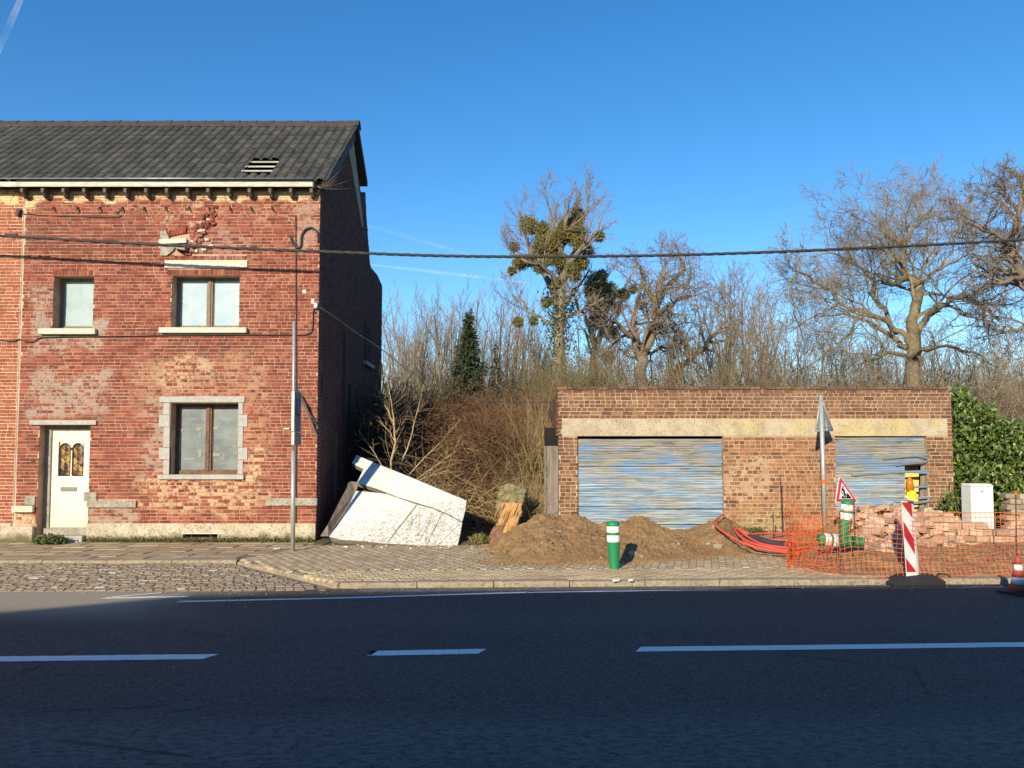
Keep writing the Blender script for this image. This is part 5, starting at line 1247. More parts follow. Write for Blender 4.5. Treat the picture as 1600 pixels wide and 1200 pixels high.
c_ = W(1178, 828, 14.9); c_.z = .2
leafclump('grass_tuft', 'small green weed at the garage wall foot above the red ducts', 'grass tuft', c_, .3, .06, .08, 240, .06, M['weed'], 7, 3, 1)
# ------------------------------------------------------------------ fallen white slabs
def slab(name, pix, Y, lean, thick, mat, label):
    base = 0.0; P = []
    for (x, y) in pix:
        d = ray(x, y); # plane leaning back: Y = Y0 + lean*(z-base)
        t = (Y + lean * (EYE.z - base)) / (d.y - lean * d.z); P.append(EYE + d * t)
    nn = V((0, 1, -lean)).normalized(); root = thing(name, P[0].lerp(P[2], .5) * 1, label, 'concrete slab', 'fallen white slabs'); root.location.z = 0
    mb = MB().prism(P, nn * thick); me = mb.mesh('slab_body', M['panel']); me.materials.append(M['panel_core'])
    for i, p in enumerate(me.polygons): p.material_index = 0 if i in (0,) or True and i == 0 else (1 if i > 1 else 0)
    put('slab_body', me, root); return root, P, nn
s1, P1, nn1 = slab('fallen_slab', [(550, 724), (557, 711), (590, 725), (640, 745), (690, 766), (729, 782), (727, 798), (722, 815), (700, 803), (676, 793), (652, 786), (620, 776), (590, 764), (558, 754), (568, 733)], 14.36, 1.35, .10, M['panel'], 'upper white painted slab tilting down to the right, pointed left end')
s2, P2, nn2 = slab('fallen_slab', [(556, 767), (580, 769), (605, 772), (630, 781), (650, 788), (676, 795), (700, 805), (722, 817), (719, 835), (715, 852), (680, 853), (640, 851), (600, 849), (560, 845), (530, 843), (513, 838), (520, 830), (527, 822), (540, 800)], 14.40, 1.35, .12, M['panel'], 'lower white slab resting on the pavement, dirty and flaking at its foot')
def onslab(x, y, off=.004):
    d = ray(x, y); t = (14.40 - off + 1.35 * EYE.z) / (d.y - 1.35 * d.z); return EYE + d * t
put('crack', MB().prism([onslab(650, 789), onslab(652, 789), onslab(607, 847), onslab(605, 847)], (0, -.004, 0)).mesh('crack', M['panel_core']), s2)
put('crack', MB().prism([onslab(690, 802), onslab(691, 802), onslab(668, 850), onslab(667, 850)], (0, -.004, 0)).mesh('crack', M['panel_core']), s2)
a = [(500, 838), (513, 838), (540, 800), (556, 768), (562, 754), (548, 752), (535, 775), (512, 820)]
o = put('plank', MB().prism([W(x, y, 15.9) if y < 800 else W(x, y, 15.2) for x, y in a], (0, .05, 0)).mesh('plank', M['grey_wood'])); tagit(o, 'dark grey plank leaning behind the left edge of the white slabs', 'plank')
a = [(549, 756), (590, 765), (650, 787), (640, 790), (600, 776), (556, 772)]
o = put('plank', MB().prism([W(x, y, 16.1) for x, y in a], (0, .05, 0)).mesh('plank', M['rafter'])); tagit(o, 'brown timber showing in the gap between the two white slabs', 'plank')
a = [(516, 838), (522, 838), (540, 800), (560, 757), (545, 753), (524, 790)]
o = put('tarpaulin_sheet', MB().prism([W(x, y, 16.1) for x, y in a], (0, .04, 0)).mesh('tarpaulin_sheet', simple('blue_grey_sheet', (.09, .10, .12), None, 5, .8))); tagit(o, 'blue grey sheet leaning in shade at the house corner', 'sheet')
# debris at the foot
for k in range(46):
    p = G(rt.uniform(508, 745), rt.uniform(848, 857)); p.z = .01
    o = put('debris_chip', MB().obox(p, (rt.uniform(.02, .06), rt.uniform(.02, .05), rt.uniform(.01, .035)), Matrix.Rotation(rt.uniform(0, 3), 3, 'Z'), .006, rt).mesh('debris_chip', M['panel'] if k % 3 else M['panel_core'])); tagit(o, 'small chip of broken slab on the paving in front of the white slabs', 'debris', 'chips fallen from the slabs')
o = put('soil_strip', heightmesh('soil_strip', -3.75, -.6, 14.25, 15.5, 70, 24, lambda x, y: -.03 + .075 * min(1, max(0, (y - 14.35 - .12 * mnoise.noise(V((x * 2, 0, 5)))) * 2.2)) + .02 * mnoise.noise(V((x * 6, y * 6, 0))), M['ground'])); tagit(o, 'dark soil with litter in front of the white slabs', kind='stuff')
# ------------------------------------------------------------------ stump
yS = 14.75
def wobprism(pix, Y, th, mat, nm, parent, jit=.01):
    P = [W(x, y, Y) for x, y in pix]; o = put(nm, MB().prism(P, (0, th, 0)).mesh(nm, mat), parent); bevel(o, .025, 2)
    m = o.modifiers.new('sub', 'SUBSURF'); m.subdivision_type = 'SIMPLE'; m.levels = 3; m.render_levels = 3
    t = bpy.data.textures.get('rough_wood') or bpy.data.textures.new('rough_wood', 'CLOUDS'); t.noise_scale = .09; d = o.modifiers.new('disp', 'DISPLACE'); d.texture = t; d.strength = .085; d.texture_coords = 'GLOBAL'; return o
stump = thing('broken_stump', W(790, 840, yS) * 1, 'broken tree stump with mossy top and split orange wood leaning right', 'stump')
wobprism([(782, 760), (795, 756), (808, 759), (824, 765), (821, 778), (816, 787), (798, 783), (778, 781)], yS, .34, M['stump_bark'], 'mossy_top', stump)
wobprism([(777, 781), (800, 783), (818, 786), (815, 797), (795, 799), (775, 797)], yS + .03, .3, M['stump_bark'], 'bark_collar', stump)
wobprism([(782, 785), (817, 786), (815, 802), (808, 820), (798, 842), (766, 846), (778, 818), (784, 800)], yS - .03, .3, M['stump_cut'], 'split_wood', stump)
for q in range(9):
    px = rt.uniform(782, 816); y0 = rt.uniform(785, 800); ln = rt.uniform(10, 28); a_ = W(px, y0, yS - .05); b_ = W(px - ln * .42, y0 + ln, yS - .06)
    put('splinter', MB().tube([a_, a_.lerp(b_, .5) + V((0, -.012, 0)), b_], [.007, .009, .003], 4).mesh('splinter', M['stump_cut']), stump)
wobprism([(770, 828), (779, 820), (788, 818), (786, 840), (768, 850), (762, 845)], yS - .05, .3, M['stump_root'], 'root', stump)
# ------------------------------------------------------------------ soil heap
crest = [(738, 873), (745, 866), (770, 850), (800, 826), (815, 814), (850, 800), (862, 806), (872, 809), (890, 811), (905, 806), (930, 815), (960, 818), (985, 812), (1000, 808), (1020, 814), (1045, 826), (1070, 828), (1090, 822), (1108, 813), (1130, 808), (1150, 822), (1170, 838), (1200, 850), (1235, 862), (1260, 868)]
foot = [(738, 873), (760, 876), (800, 877), (870, 880), (940, 878), (1000, 877), (1080, 872), (1130, 868), (1180, 866), (1260, 868)]
YCR = 14.3
def heap_z(x, y):
    px = 800 + x / y * FPX * 1.0
    if px < 740 or px > 1258: return -.06
    zc = W(px, prof(crest, px), YCR).z; yf = G(px, prof(foot, px)).y; n_ = mnoise.noise(V((x * 2.3, y * 2.3, 1))) * .10 + mnoise.noise(V((x * 6, y * 6, 2))) * .05 + mnoise.noise(V((x * 17, y * 17, 2))) * .034 - .03 * abs(mnoise.noise(V((x * 9, y * 4, 7))))
    if y < YCR: t = (y - yf) / max(.2, YCR - yf)
    else: t = 1 - (y - YCR) / 1.1 * .45
    if t <= 0: return -.05
    s_ = min(1, t) ** .75 if y < YCR else t
    edge = min(1, t * 4); return -.01 + max(0, zc) * s_ + n_ * edge
heap = thing('soil_heap', (2.2, 13.4, 0), 'long heap of brown clay soil dumped in front of the garage shutter', 'soil heap')
put('mound', heightmesh('mound', -.9, 6.0, 12.05, 15.09, 330, 150, heap_z, M['soil'], False), heap)
mb = MB(); rc = random.Random(8)
ico = []
def clod(mb, c, r, rr_, sq=.7):
    vs = []; t = (1 + 5 ** .5) / 2
    for v in [(-1, t, 0), (1, t, 0), (-1, -t, 0), (1, -t, 0), (0, -1, t), (0, 1, t), (0, -1, -t), (0, 1, -t), (t, 0, -1), (t, 0, 1), (-t, 0, -1), (-t, 0, 1)]:
        q = V(v).normalized() * r * rr_.uniform(.7, 1.25); q.z *= sq; vs.append(V(c) + q)
    mb.add(vs, [(0, 11, 5), (0, 5, 1), (0, 1, 7), (0, 7, 10), (0, 10, 11), (1, 5, 9), (5, 11, 4), (11, 10, 2), (10, 7, 6), (7, 1, 8), (3, 9, 4), (3, 4, 2), (3, 2, 6), (3, 6, 8), (3, 8, 9), (4, 9, 5), (2, 4, 11), (6, 2, 10), (8, 6, 7), (9, 8, 1)])
for k in range(2600):
    x = rc.uniform(-.8, 5.6); y = rc.uniform(12.1, 14.9); z = heap_z(x, y)
    if z > -.0: clod(mb, (x, y, z), rc.uniform(.008, .03) * (1.8 if rc.random() < .10 else 1), rc)
for k in range(900):
    px = rc.uniform(745, 1240); p = G(px, prof(foot, px) + rc.gauss(0, 1.0) + abs(rc.gauss(0, 3.0))); clod(mb, (p.x, p.y, .004), rc.uniform(.006, .022) * (1.8 if rc.random() < .1 else 1), rc)
put('clods', mb.mesh('clods', M['soil']), heap, kind='stuff')
for (px, py, r) in [(757, 868, .10), (772, 862, .09), (790, 866, .10), (826, 870, .09), (800, 840, .10), (852, 872, .07), (880, 870, .12), (905, 868, .09), (1070, 862, .07), (1115, 862, .10), (860, 868, .08), (890, 862, .08), (838, 862, .07)]:
    r *= .62; m1 = MB(); p = G(px, py + 3); p.z = heap_z(p.x, p.y) + r * .2; clod(m1, p, r, rc, .65); o = put('clay_clod', m1.mesh('clay_clod', M['soil']), heap)
    o.modifiers.new('s', 'SUBSURF').levels = 1
for (px, py, r) in [(873, 832, .05), (1114, 823, .05), (1122, 855, .09), (1107, 850, .045), (926, 841, .03), (988, 866, .07), (939, 872, .035), (1003, 870, .04), (870, 800, .03), (1025, 818, .03), (1110, 836, .03), (895, 826, .03), (960, 845, .03), (1060, 850, .035), (1020, 855, .03), (845, 850, .03)]:
    # march along the view ray to the heap surface
    d = ray(px, py); t = 11.0
    while t < 16 and (EYE + d * t).z > heap_z((EYE + d * t).x, (EYE + d * t).y): t += .03
    p = EYE + d * t; m1 = MB(); clod(m1, p, r, rc, .8); o = put('stone', m1.mesh('stone', M['pebble'])); tagit(o, 'pale stone embedded in the brown soil heap', 'stone', 'stones in the soil heap')
# ------------------------------------------------------------------ bollards
def bollard(c, rot, label, group='green bollards', ht=.70):
    root = thing('green_bollard', c, label, 'bollard', group); rz = rot
    def seg(nm, prof_, mat):
        me = MB().lathe(prof_, (0, 0, 0), 20).mesh(nm, mat, True); o = bpy.data.objects.new(nm, me); C.objects.link(o); o.parent = root; m = o.modifiers.new('e', 'EDGE_SPLIT'); m.split_angle = R(40); return o
    R_ = lambda z: .070 + .028 * min(1, z / (ht * .6)) ** 1.0
    seg('body', [(R_(0) + .004, 0), (R_(.02), .02), (R_(.2), .2), (R_(.40), .395)], M['green_plastic'])
    seg('reflective_band', [(R_(.4) - .001, .396), (R_(.41), .40), (R_(.49), .492), (R_(.49) - .002, .496)], M['white_paint'])
    seg('collar', [(R_(.5), .497), (R_(.5) + .001, .535)], M['green_plastic'])
    seg('reflective_band', [(R_(.5) - .001, .536), (R_(.5), .54), (R_(.6), .625), (R_(.6) - .001, .628)], M['white_paint'])
    seg('cap', [(.098, .629), (.100, .65), (.094, .68), (.08, .695), (.05, .70)], M['green_plastic'])
    root.rotation_euler = rot; return root
bollard(tuple(G(960, 888)), (0, R(-1.5), 0), 'upright green bollard with two white bands at the kerb before the soil heap')
b2 = W(1325, 852, 13.0); b2.z = .18
bollard(tuple(W(1316, 850, 12.15)), (R(4), R(7), 0), 'tilted green bollard leaning behind the orange netting under the warning sign')
bollard(tuple(W(1348, 847, 11.75)), (R(5), R(-86), 0), 'green bollard lying on its side behind the orange netting')
# ------------------------------------------------------------------ signs and posts
pb = G(457.5, 861); pt_ = W(459.5, 503, pb.y)
pole = thing('sign_post', (pb.x, pb.y, 0), 'slim galvanised post with a narrow sign seen edge on, before the house', 'signpost')
mid = pb.lerp(pt_, .66)
put('pole', MB().tube([pb, pb.lerp(pt_, .43)], .038, 14).mesh('pole', M['post'], True), pole); put('upper_pole', MB().tube([pb.lerp(pt_, .43), pt_], .026, 12).mesh('upper_pole', M['post'], True), pole)
def sgn(y0, y1, nm, w_=.03):
    z1 = W(460, y0, pb.y).z; z0 = W(460, y1, pb.y).z; px_ = W(459, (y0 + y1) / 2, pb.y).x; d = V((0, 1, 0))
    o = put(nm, MB().prism([V((px_ - .03, pb.y - .04, z0)), V((px_ + .02, pb.y - .04, z0)), V((px_ + .02, pb.y - .04, z0)) + d * .44, V((px_ - .03, pb.y - .04, z0)) + d * .44], (0, 0, z1 - z0)).mesh(nm, M['sign_back']), pole); return px_, z0, z1, d
px_, z0_, z1_, d_ = sgn(612, 674, 'sign_panel'); _, z2_, z3_, _ = sgn(675, 695, 'lower_sign_panel')
# printed strip on the face that looks towards the viewer's side
n_ = V((d_.y, -d_.x, 0))
def facep(a, b, zz0, zz1, mat, nm, off=.003):
    o_ = V((px_ + .02, pb.y - .04, 0)); P = [o_ + d_ * a + V((0, 0, zz0)), o_ + d_ * b + V((0, 0, zz0)), o_ + d_ * b + V((0, 0, zz1)), o_ + d_ * a + V((0, 0, zz1))]
    return put(nm, MB().prism(P, n_ * off).mesh(nm, mat), pole)
facep(.03, .42, z0_ + .01, z1_ - .01, M['sign_face'], 'sign_face'); facep(.12, .34, z0_ + .28, z1_ - .12, M['sign_blue'], 'blue_strip', .006); facep(.02, .43, z2_ + .01, z3_ - .01, M['sign_blue'], 'blue_plate')
facep(-.02, .44, z1_, z1_ + .03, M['post'], 'sign_cap')
for k, zz in enumerate(np.linspace(z0_ + .33, z1_ - .17, 7)): facep(.18, .28, zz, zz + .022, M['sign_text'], 'print_mark', .009)
for zz in (z2_ + .05, z2_ + .11, z2_ + .16): facep(.12, .34, zz, zz + .018, M['sign_text'], 'print_mark', .007)
put('clamp', MB().tube([V((px_ - .09, pb.y, z0_ + .2)), V((px_ + .03, pb.y, z0_ + .2))], .012, 6).mesh('clamp', M['post']), pole)
a = W(471, 627, YF - .25); b = W(495, 681, YF - .02); o = put('wall_strut', MB().tube([a, a.lerp(b, .6) + V((.01, 0, -.01)), b], .022, 5).mesh('wall_strut', M['grey_wood'])); tagit(o, 'thin weathered strut slanting to the house corner beside the sign post', 'strut')
a = W(470, 617, YF - .08); b = W(497, 668, YF - .02); o = put('wall_strut', MB().tube([a, b], .020, 5).mesh('wall_strut', M['iron'])); tagit(o, 'thin dark bar slanting to the house corner above the paler strut', 'strut')  # thin dark tube laid slantwise just above the pale strut
# right post with triangular sign seen from the back
pY = 14.35; pb2 = W(1290, 852, pY); pb2.z = 0; pt2 = W(1282.5, 617, pY); pole2 = thing('sign_post', (pb2.x, pb2.y, 0), 'galvanised post with a triangular sign seen from behind, before the garage', 'signpost')
put('pole', MB().tube([pb2, pt2], .04, 14).mesh('pole', M['post'], True), pole2)
tri = [W(1282, 617, pY + .06), W(1301, 672.5, pY + .30), W(1275, 673.5, pY - .12)]
nn = (tri[1] - tri[0]).cross(tri[2] - tri[0]).normalized(); o = put('sign_plate', MB().prism(tri, nn * .02).mesh('sign_plate', M['sign_back']), pole2)
mb = MB()
for a, b in zip(tri, tri[1:] + tri[:1]): mb.tube([a, b], .014, 6)
put('sign_rim', mb.mesh('sign_rim', M['post'], True), pole2)
a = tri[0].lerp(tri[1], .88); b = tri[0].lerp(tri[2], .9); put('sign_bracket', MB().tube([a, b], .016, 6).mesh('sign_bracket', M['post']), pole2)
put('sign_rib', MB().tube([tri[0].lerp(tri[1], .5) + V((-.05, -.02, 0)), tri[1].lerp(tri[2], .35) + V((0, -.02, 0))], .012, 4).mesh('sign_rib', M['zinc']), pole2)
put('pole_sticker', MB().tube([pt2.lerp(pb2, .56), pt2.lerp(pb2, .59)], .043, 12).mesh('pole_sticker', M['orange_net']), pole2)
# works warning sign
SY = 12.2; sc_ = SY / FPX
oL = W(1305, 785.5, SY); best = None
for i1 in range(-70, 71):
    q1 = W(1341, 785.5, SY + i1 * .01); l1 = (q1 - oL).length
    for i2 in range(0, 70):
        q2 = W(1311.5, 743, SY + i2 * .01); e_ = abs((q2 - oL).length - l1) + abs((q2 - q1).length - l1)
        if i1 > 0 and (best is None or e_ < best[0]): best = (e_, q1, q2)
oR, oA_ = best[1], best[2]; e1 = oR - oL; ev = oA_ - (oL + oR) * .5
sgr = thing('roadworks_sign', tuple((oL + oR) * .5), 'red and white triangular roadworks warning sign with digging figure', 'sign')
nS = e1.cross(ev).normalized(); nS = nS if nS.y < 0 else -nS
def T(u, v, off=0): return oL + e1 * u + ev * v + nS * off
def rtri(sc2, r, nm, mat, off, th=.004):
    c = V((.5, 1 / 3)); P = []
    cs = [V((0, 0)), V((1, 0)), V((.5, 1))]
    for i, q in enumerate(cs):
        q2 = c + (q - c) * sc2; a = c + (cs[i - 1] - c) * sc2; b = c + (cs[(i + 1) % 3] - c) * sc2
        pa = q2.lerp(a, r); pb_ = q2.lerp(b, r)
        for t in (0, .33, .67, 1): P.append((1 - t) ** 2 * pa + 2 * t * (1 - t) * q2 + t * t * pb_)
    return put(nm, MB().prism([T(p.x, p.y, off) for p in P], nS * th).mesh(nm, mat), sgr)
rtri(1.0, .10, 'sign_plate', M['white_paint'], -.012, .012); rtri(.93, .09, 'red_border', M['red_bright'], .001); rtri(.60, .03, 'white_field', M['white_paint'], .006)
def pg(pts, nm, off=.011): return put(nm, MB().prism([T(.5 + x, .30 + y, off) for x, y in pts], nS * .003).mesh(nm, M['black_print']), sgr)
pg([(-.22, -.15), (-.12, -.04), (-.05, -.12), (.02, -.15)], 'soil_pictogram'); pg([(-.02, -.151), (.06, -.06), (.10, .06), (.25, -.151)], 'soil_pictogram')
pg([(-.10, .20), (-.03, .24), (.03, .16), (.02, .02), (-.04, .0), (-.06, .12), (-.11, .14)], 'figure_pictogram'); pg([(-.03, .03), (.03, .03), (.12, -.13), (.08, -.13)], 'figure_pictogram', .012); pg([(-.05, .04), (-.01, .04), (.0, -.12), (-.04, -.12)], 'figure_pictogram', .013)
pg([(.0 + .035 * math.cos(t), .275 + .035 * math.sin(t)) for t in np.linspace(0, 5.6, 8)], 'figure_pictogram'); pg([(-.16, .10), (-.14, .12), (-.02, -.06), (-.045, -.075)], 'shovel_pictogram', .010)
put('sign_socket', MB().tube([T(.55, -.12, -.03), T(.55, .1, -.03)], .022, 8).mesh('sign_socket', M['green_plastic']), sgr)
# ------------------------------------------------------------------ beacon
bY = 10.7; bc = G(1430, 908, -.0)
bea = thing('warning_beacon', (W(1425, 905, 10.5).x, 10.5, 0), 'red and white striped barrier beacon with yellow lamp on black foot', 'barrier beacon')
tl, tr, bl, br = W(1408, 783, bY), W(1424.5, 783, bY + .1), W(1416, 902, bY), W(1433, 902, bY + .1)
put('board', MB().prism([tl, tr, br, bl], (.055, .05, 0)).mesh('board', M['white_paint']), bea)
def bq(u, v): return tl.lerp(tr, u).lerp(bl.lerp(br, u), v) + V((0, -.006, 0))
for (v0, nm) in ((-.10, 0), (.20, 0), (.52, 0), (.80, 0)):
    P = [(.06, v0), (.94, v0 + .24), (.94, v0 + .40), (.06, v0 + .14)]
    if v0 < 0: P = [(.06, .015), (.94, .015), (.94, .22), (.06, .03)]
    if v0 > .7: P = [(.06, .745), (.94, .925), (.94, .928), (.06, .928)]
    if v0 == .20: P = [(.06, .26), (.94, .50), (.94, .70), (.06, .46)]
    if v0 == .52: continue
    put('red_stripe', MB().prism([bq(u, v) for u, v in P], (0, -.003, 0)).mesh('red_stripe', M['red_plastic']), bea)
for (P) in ([(.94, .03), (.94, .22), (.10, .03)],): pass
pass
lp = W(1424, 780, bY); put('lamp_case', MB().tube([lp + V((-.0, 0, 0)), lp + V((0, 0, .12))], [.075, .06], 8).mesh('lamp_case', M['yellow_lamp']), bea)
l2 = W(1421.5, 768, bY); put('lamp_lens', MB().tube([l2 + V((.01, 0, -.02)), l2 + V((0, 0, .10)), l2 + V((0, 0, .16)), l2 + V((0, 0, .195))], [.05, .052, .042, .018], 12).mesh('lamp_lens', M['amber'], True), bea)
put('lamp_bolt', MB().tube([lp + V((-.1, -.02, .03)), lp + V((-.05, -.02, .03))], .02, 6).mesh('lamp_bolt', M['white_paint']), bea)
fb = [R2(1376, 912), R2(1398, 918), R2(1478, 918), R2(1478, 913), R2(1460, 905), R2(1395, 904)]
mb = MB(); lo = [V((p.x, p.y, ZR + .001)) for p in fb]; c0 = sum((p for p in lo), V()) / 6; hi = [c0 + (p - c0) * .72 + V((0, 0, .10)) for p in lo]; md = [p + V((0, 0, .045)) for p in lo]
mb.add(lo + md + hi, [tuple(range(5, -1, -1)), tuple(range(12, 18))] + [(i, (i + 1) % 6, 6 + (i + 1) % 6, 6 + i) for i in range(6)] + [(6 + i, 6 + (i + 1) % 6, 12 + (i + 1) % 6, 12 + i) for i in range(6)])
o = put('rubber_foot', mb.mesh('rubber_foot', M['black_plastic']), bea); bevel(o, .008, 1)
put('foot_handle', MB().tube([V((c0.x + .28, c0.y, ZR + .09)), V((c0.x + .33, c0.y + .02, ZR + .13)), V((c0.x + .45, c0.y + .02, ZR + .12)), V((c0.x + .5, c0.y, ZR + .07))], .012, 6).mesh('foot_handle', M['black_plastic']), bea)
# cone
cc = R2(1592, 928); cone = thing('traffic_cone', (cc.x, cc.y, ZR), 'small red and white traffic cone on the road at the right edge', 'traffic cone')
put('base', MB().box(-.17, .17, -.17, .17, .001, .03).mesh('base', M['black_plastic']), cone, loc=(cc.x, cc.y, ZR), rot=(0, 0, .3))
def cr_(z): return .115 - z * .19
for (a, b, m_) in [(.03, .13, 'cone_red'), (.13, .215, 'white_paint'), (.215, .30, 'cone_red'), (.30, .375, 'white_paint'), (.375, .48, 'cone_red')]:
    put('band' if m_ == 'white_paint' else 'cone_body', MB().lathe([(cr_(a), a), (cr_(b), b)], (0, 0, 0), 20).mesh('cone', M[m_], True), cone, loc=(cc.x, cc.y, ZR))
# ------------------------------------------------------------------ cabinet
YK = 13.7; ca_ = fr(1518, 757, 1553, 838, YK); cab = thing('utility_cabinet', (ca_[0], YK, 0), 'white upright utility cabinet standing before the laurel hedge', 'cabinet')
o = put('cabinet_body', MB().box(ca_[0], ca_[1], YK, YK + .30, .10, ca_[3] - .03).mesh('cabinet_body', M['cabinet']), cab, rot=None); bevel(o, .006, 1)
o = put('cabinet_door', MB().box(ca_[0] + .015, ca_[1] - .015, YK - .012, YK - .001, .14, ca_[3] - .09).mesh('cabinet_door', M['cabinet']), cab); bevel(o, .004, 1)
o = put('cabinet_top', MB().prism([V((ca_[0] - .008, YK - .018, ca_[3] - .028)), V((ca_[1] + .008, YK - .018, ca_[3] - .028)), V((ca_[1] - .01, YK + .06, ca_[3] + .012)), V((ca_[0] + .01, YK + .06, ca_[3] + .012))], (0, .25, .0)).mesh('cabinet_top', M['cabinet']), cab)
p = W(1534, 761, YK - .014); put('cabinet_lock', MB().box(p.x - .02, p.x + .02, YK - .022, YK - .012, ca_[3] - .125, ca_[3] - .11).mesh('cabinet_lock', M['iron']), cab)
# ------------------------------------------------------------------ right end: bank, blocks, paver stacks
def bank_z(x, y):
    t = (y - (yk(x) + .22)) / 1.1; n_ = mnoise.noise(V((x * 3, y * 3, 4))) * .06 + mnoise.noise(V((x * 9, y * 9, 4))) * .03
    e_ = min(1, max(0, (x - 4.3) / 1.0)); return -.03 + (.27 * min(1, max(0, t)) ** .8 + n_ * min(1, max(0, t * 3))) * e_
o = put('sandy_bank', heightmesh('sandy_bank', 4.1, 11, 10.8, 15.05, 200, 130, bank_z, M['sand_soil'], False)); tagit(o, 'sandy excavated bank behind the orange netting', 'soil bank')
rk = random.Random(77); k = 0
def blk(c, size, rot, label, group, nm='loose_block', mat=None):
    o = put(nm, MB().obox((0, 0, 0), size, None, .008, rk).mesh(nm, mat or M['block']), None, loc=c, rot=rot); tagit(o, label, 'block', group); bevel(o, .008, 1)
pile = [(1318, 826), (1335, 798), (1350, 792), (1400, 790), (1440, 796), (1480, 806), (1500, 815)]
for k in range(230):
    px = rk.uniform(1320, 1500); top = prof(pile, px); py = top + (868 - top) * (rk.random()); Y = 12.9 - (py - top) / 70 * .9 + rk.uniform(-.05, .25)
    blk(W(px, py, Y), (rk.uniform(.12, .24), rk.uniform(.09, .16), rk.uniform(.06, .11)), (rk.uniform(-.35, .35), rk.uniform(-.35, .35), rk.uniform(-1, 1)), 'reclaimed pinkish stone block heaped behind the orange netting', 'blocks heaped behind the netting')
# inner core so the heap is solid
put('heap_core', heightmesh('heap_core', 5.1, 7.4, 12.3, 14.2, 40, 30, lambda x, y: max(-.02, .80 * max(0, 1 - ((x - 6.25) / 1.15) ** 2) * max(0, 1 - ((y - 13.3) / .9) ** 2) + mnoise.noise(V((x * 5, y * 5, 0))) * .05), M['sand_soil'])); bpy.data.objects['heap_core']['kind'] = 'stuff'; bpy.data.objects['heap_core']['label'] = 'earthy core of the heap of blocks'
ORD = 'first second third fourth fifth sixth seventh eighth ninth tenth eleventh twelfth thirteenth'.split(); ROW = ['bottom', 'second', 'third', 'fourth', 'fifth', 'sixth', 'seventh', 'eighth', 'top']
for r_ in range(5):
    for c2 in range([13, 13, 9, 4, 2][r_]):
        x = 6.9 + c2 * .215 + (r_ % 2) * .1; 
        blk(V((x, 12.65 + rk.uniform(-.02, .02), .22 + r_ * .105)), (.205, .2, .10), (0, 0, rk.uniform(-.05, .05)), '%s block from the left in the %s row of the stepped stack' % (ORD[c2], ROW[r_]), 'stepped stack of blocks below the white cabinet')
for r_ in range(9):
    for c2 in range(5):
        x = 8.86 + c2 * .215 + (r_ % 2) * .06; blk(V((x, 13.75 + rk.uniform(-.02, .02), .2 + r_ * .095)), (.205, .2, .09), (0, 0, rk.uniform(-.04, .04)), '%s paver from the left in the %s row of the tall stack' % (ORD[c2], ROW[r_]), 'tall paver stack right of the white cabinet', mat=M['block'])
# ------------------------------------------------------------------ orange netting
def netting(path, z_low, z_top, cell, label, seed=1, sag=.04, crumple=.0, th=.007, rows_=None):
    r_ = random.Random(seed); P = [V(p) for p in path]; L = [0]
    for a, b in zip(P, P[1:]): L.append(L[-1] + (b - a).length)
    n = int(L[-1] / cell); m = rows_ or int((z_top(0) - z_low(0)) / (cell * .62)); grid = []
    for i in range(n + 1):
        s_ = L[-1] * i / n; j = max(q for q in range(len(P) - 1) if L[q] <= s_ + 1e-6); b_ = P[j].lerp(P[j + 1], (s_ - L[j]) / (L[j + 1] - L[j])); col = []
        zl, zt = z_low(i / n), z_top(i / n)
        for k in range(m + 1):
            v = k / m; z = zl + (zt - zl) * v; off = sag * mnoise.noise(V((s_ * 1.7, v * 2, seed))) + crumple * mnoise.noise(V((s_ * 6, v * 5, seed + 3)))
            col.append(V((b_.x + crumple * .8 * mnoise.noise(V((s_ * 5, v * 6, seed + 9))) + .3 * off, b_.y + off, max(z + crumple * .6 * mnoise.noise(V((s_ * 4, v * 4, seed + 5))), -.05))))
        grid.append(col)
    polys = [([grid[i][k] for i in range(n + 1)], [th * (1.5 if k in (0, m) else 1)] * (n + 1)) for k in range(m + 1)] + [([grid[i][k] for k in range(m + 1)], [th * .85] * (m + 1)) for i in range(n + 1)]
    return polys
netw = thing('barrier_netting', (8, 11, 0), 'orange plastic safety netting strung along the excavation at the right', 'netting')
pa = G(1312, 900); pbb = G(1392, 902); pc = G(1700, 898)
path = [V((pa.x, pa.y, 0)), V((pbb.x, pbb.y - .0, 0)), V((pc.x, pc.y + .1, 0))]
xs_ = lambda t: 1312 + t * 390
def ztopf(t): 
    px = xs_(t); py = prof([(1312, 800), (1330, 788), (1345, 792), (1400, 796), (1440, 800), (1560, 801), (1720, 800)], px); return W(px, py, 10.95).z
po = netting(path, lambda t: .0, ztopf, .078, '', 2, .14, .035, .0038, 14)
put('net', tubes_np('net', po, M['orange_net'], 4), netw)
for (px, y0, y1) in [(1587, 768, 900), (1312, 800, 900), (1334, 778, 850)]:
    a = W(px, y0, 11.1); b = W(px + 2, y1, 11.1); b.z = max(b.z, -.02); put('stake', MB().tube([b, a], .009, 6).mesh('stake', M['iron']), netw)
p = W(1587, 773, 11.1); put('stake_cap', MB().tube([p, p + V((0, 0, .05))], .02, 8).mesh('stake_cap', M['orange_net']), netw)
